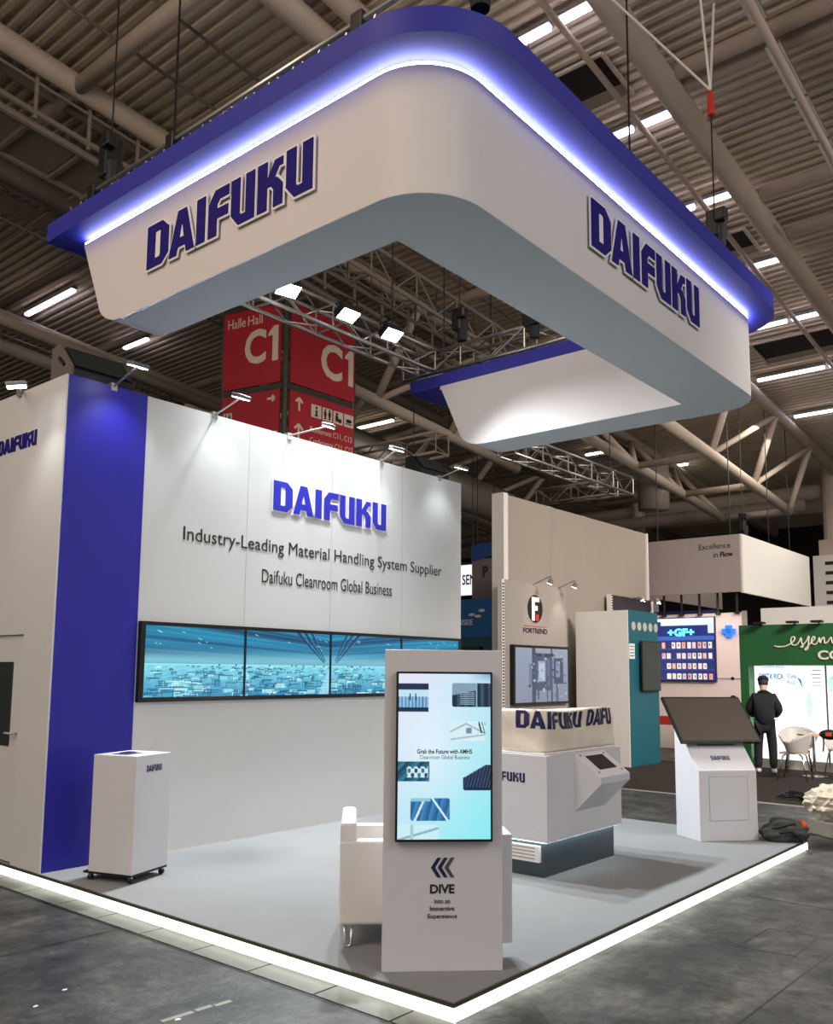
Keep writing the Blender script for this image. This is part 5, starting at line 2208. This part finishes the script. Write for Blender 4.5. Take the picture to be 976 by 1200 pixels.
for s_ in (1, -1):
    mb = MB()
    cpt = PM @ Vector((.07, .13 * s_, .05))
    ca, sa = math.cos(R(18)), math.sin(R(18))
    sp_ = MB()
    sp_.sphere((0, 0, 0), .145, .052, .05)
    mb.add([Vector((cpt.x + v[0] * ca - v[1] * sa, cpt.y + v[0] * sa + v[1] * ca, max(.012, cpt.z + v[2]))) for v in sp_.v], sp_.f)
    mb.build('shoe', M['shoe'], per, smooth=True)
mb = MB()
hc_ = PM @ Vector((.12, 0, 1.60))
mb.sphere(hc_, .092, .088, .10)
mb.build('hair', M['hair'], per, smooth=True)
cp_ = MB()
cp_.sphere((0, 0, 0), .105, .098, .085, 18, 10)
mb = MB()
tilt = Matrix.Rotation(R(18), 4, 'Z') @ Matrix.Rotation(R(22), 4, 'Y')
cc = PM @ Vector((.125, 0, 1.645))
mb.add([cc + tilt @ Vector((v[0], v[1], max(-.012, v[2]))) for v in cp_.v], cp_.f)
mb.add([cc + tilt @ Vector(p) for p in [(.06, -.075, -.01), (.13, -.06, -.014), (.175, 0, -.018), (.13, .06, -.014), (.06, .075, -.01), (.06, -.075, .002), (.13, -.06, -.004), (.175, 0, -.008), (.13, .06, -.004), (.06, .075, .002)]],
       [(0, 1, 2, 3, 4), (5, 6, 7, 8, 9), (0, 1, 6, 5), (1, 2, 7, 6), (2, 3, 8, 7), (3, 4, 9, 8), (4, 0, 5, 9)])
mb.build('cap', M['capfab'], per, smooth=True)


# shell chairs
def shell_chair(loc, rot, label):
    t_ = thing('shell_chair', label, 'chair', loc, rot, 'shell chairs in the green booth')
    RM_ = ROOT[t_.name]
    # shell: a wrapped tub, front open towards +x
    nu, nv = 22, 8
    vv_, ff_ = [], []
    for j in range(nv + 1):
        c = j / nv
        for i in range(nu + 1):
            a = R(70) + R(220) * i / nu
            rad = .20 + .10 * c
            hh = .44 + c * (.36 * (0.55 + .45 * max(0, -math.cos(a))))
            vv_.append(RM_ @ Vector((rad * 1.0 * math.cos(a), rad * 1.12 * math.sin(a), hh)))
    for j in range(nv):
        for i in range(nu):
            ff_.append((j * (nu + 1) + i, j * (nu + 1) + i + 1, (j + 1) * (nu + 1) + i + 1, (j + 1) * (nu + 1) + i))
    mb_ = MB()
    mb_.add(vv_, ff_)
    o_ = mb_.build('shell', M['chairshell'], t_, smooth=True)
    so2 = o_.modifiers.new('thick', 'SOLIDIFY')
    so2.thickness = .012
    mb_ = MB()
    pts_ = [RM_ @ Vector((.23 * math.cos(q) if math.cos(q) < .5 else .20, .225 * math.sin(q), .435)) for q in np.linspace(0, 2 * PI, 25)[:-1]]
    mb_.prism(pts_, (0, 0, .02))
    mb_.build('seat', M['wood'], t_)
    for sx_ in (1, -1):
        for sy_ in (1, -1):
            mb_ = MB()
            mb_.path([RM_ @ Vector(p) for p in ((.10 * sx_, .12 * sy_, .43), (.15 * sx_, .16 * sy_, .40), (.23 * sx_, .22 * sy_, .004))], .012, 8)
            mb_.build('leg', M['chrome'], t_, smooth=True)
    return t_


ch0 = shell_chair((11.88, 1.92, .010), R(95), 'pale grey shell chair standing nearest, beside the person')
dup(ch0, (12.35, 1.12, .010), R(60), 'shell chair at the right edge holding the black bag')
dup(ch0, (13.12, 2.22, .010), R(200), 'shell chair farther back by the backlit panel, nearest the person')
dup(ch0, (13.15, 1.5, .010), R(170), 'shell chair at the back by the seam of the backlit panels')
tb = thing('round_table', 'low table with pale wood top among the shell chairs', 'table', (12.5, 1.78, .011))
mb = MB()
mb.disc((12.5, 1.78, .72), Z, .26, .025, 32)
mb.build('tabletop', M['wood'], tb)
mb = MB()
mb.tube((12.5, 1.78, .03), (12.5, 1.78, .72), .025, 10)
mb.disc((12.5, 1.78, .011), Z, .2, .02, 24)
mb.build('pedestal_leg', M['chrome'], tb)
hb = thing('handbag', 'black bag with orange label hanging on a shell chair at right', 'bag', (11.98, 1.42, .62))
mb = MB()
mb.sphere((11.93, 1.36, .78), .10, .17, .085)
mb.build('sack', M['bagblack'], hb, smooth=True)
mb = MB()
mb.box(11.82, 11.845, 1.31, 1.40, .76, .82)
mb.build('label', M['orange'], hb)
mb = MB()
for y_ in (1.27, 1.46):
    mb.path([(11.93, y_, .75), (11.91, y_, .6), (11.94, y_ + .02, .5)], .012, 6)
mb.build('strap', M['bagblack'], hb)
# cable pile on the dark carpet
mb = MB()
random.seed(9)
for k in range(5):
    c0_ = Vector((9.55 + random.uniform(-.12, .12), 1.02 + random.uniform(-.2, .2), .042 + k * .012))
    mb.path([c0_ + Vector((.16 * math.cos(t_) * (1 + .2 * math.sin(3 * t_ + k)), .26 * math.sin(t_) * (1 + .15 * math.cos(2 * t_ + k)), .015 * math.sin(4 * t_ + k))) for t_ in np.linspace(0, 6.1, 12)], .014, 6)
tag(mb.build('cable_coil', M['bagblack'], smooth=True), 'tangled pile of black cable on the dark carpet', 'cable')
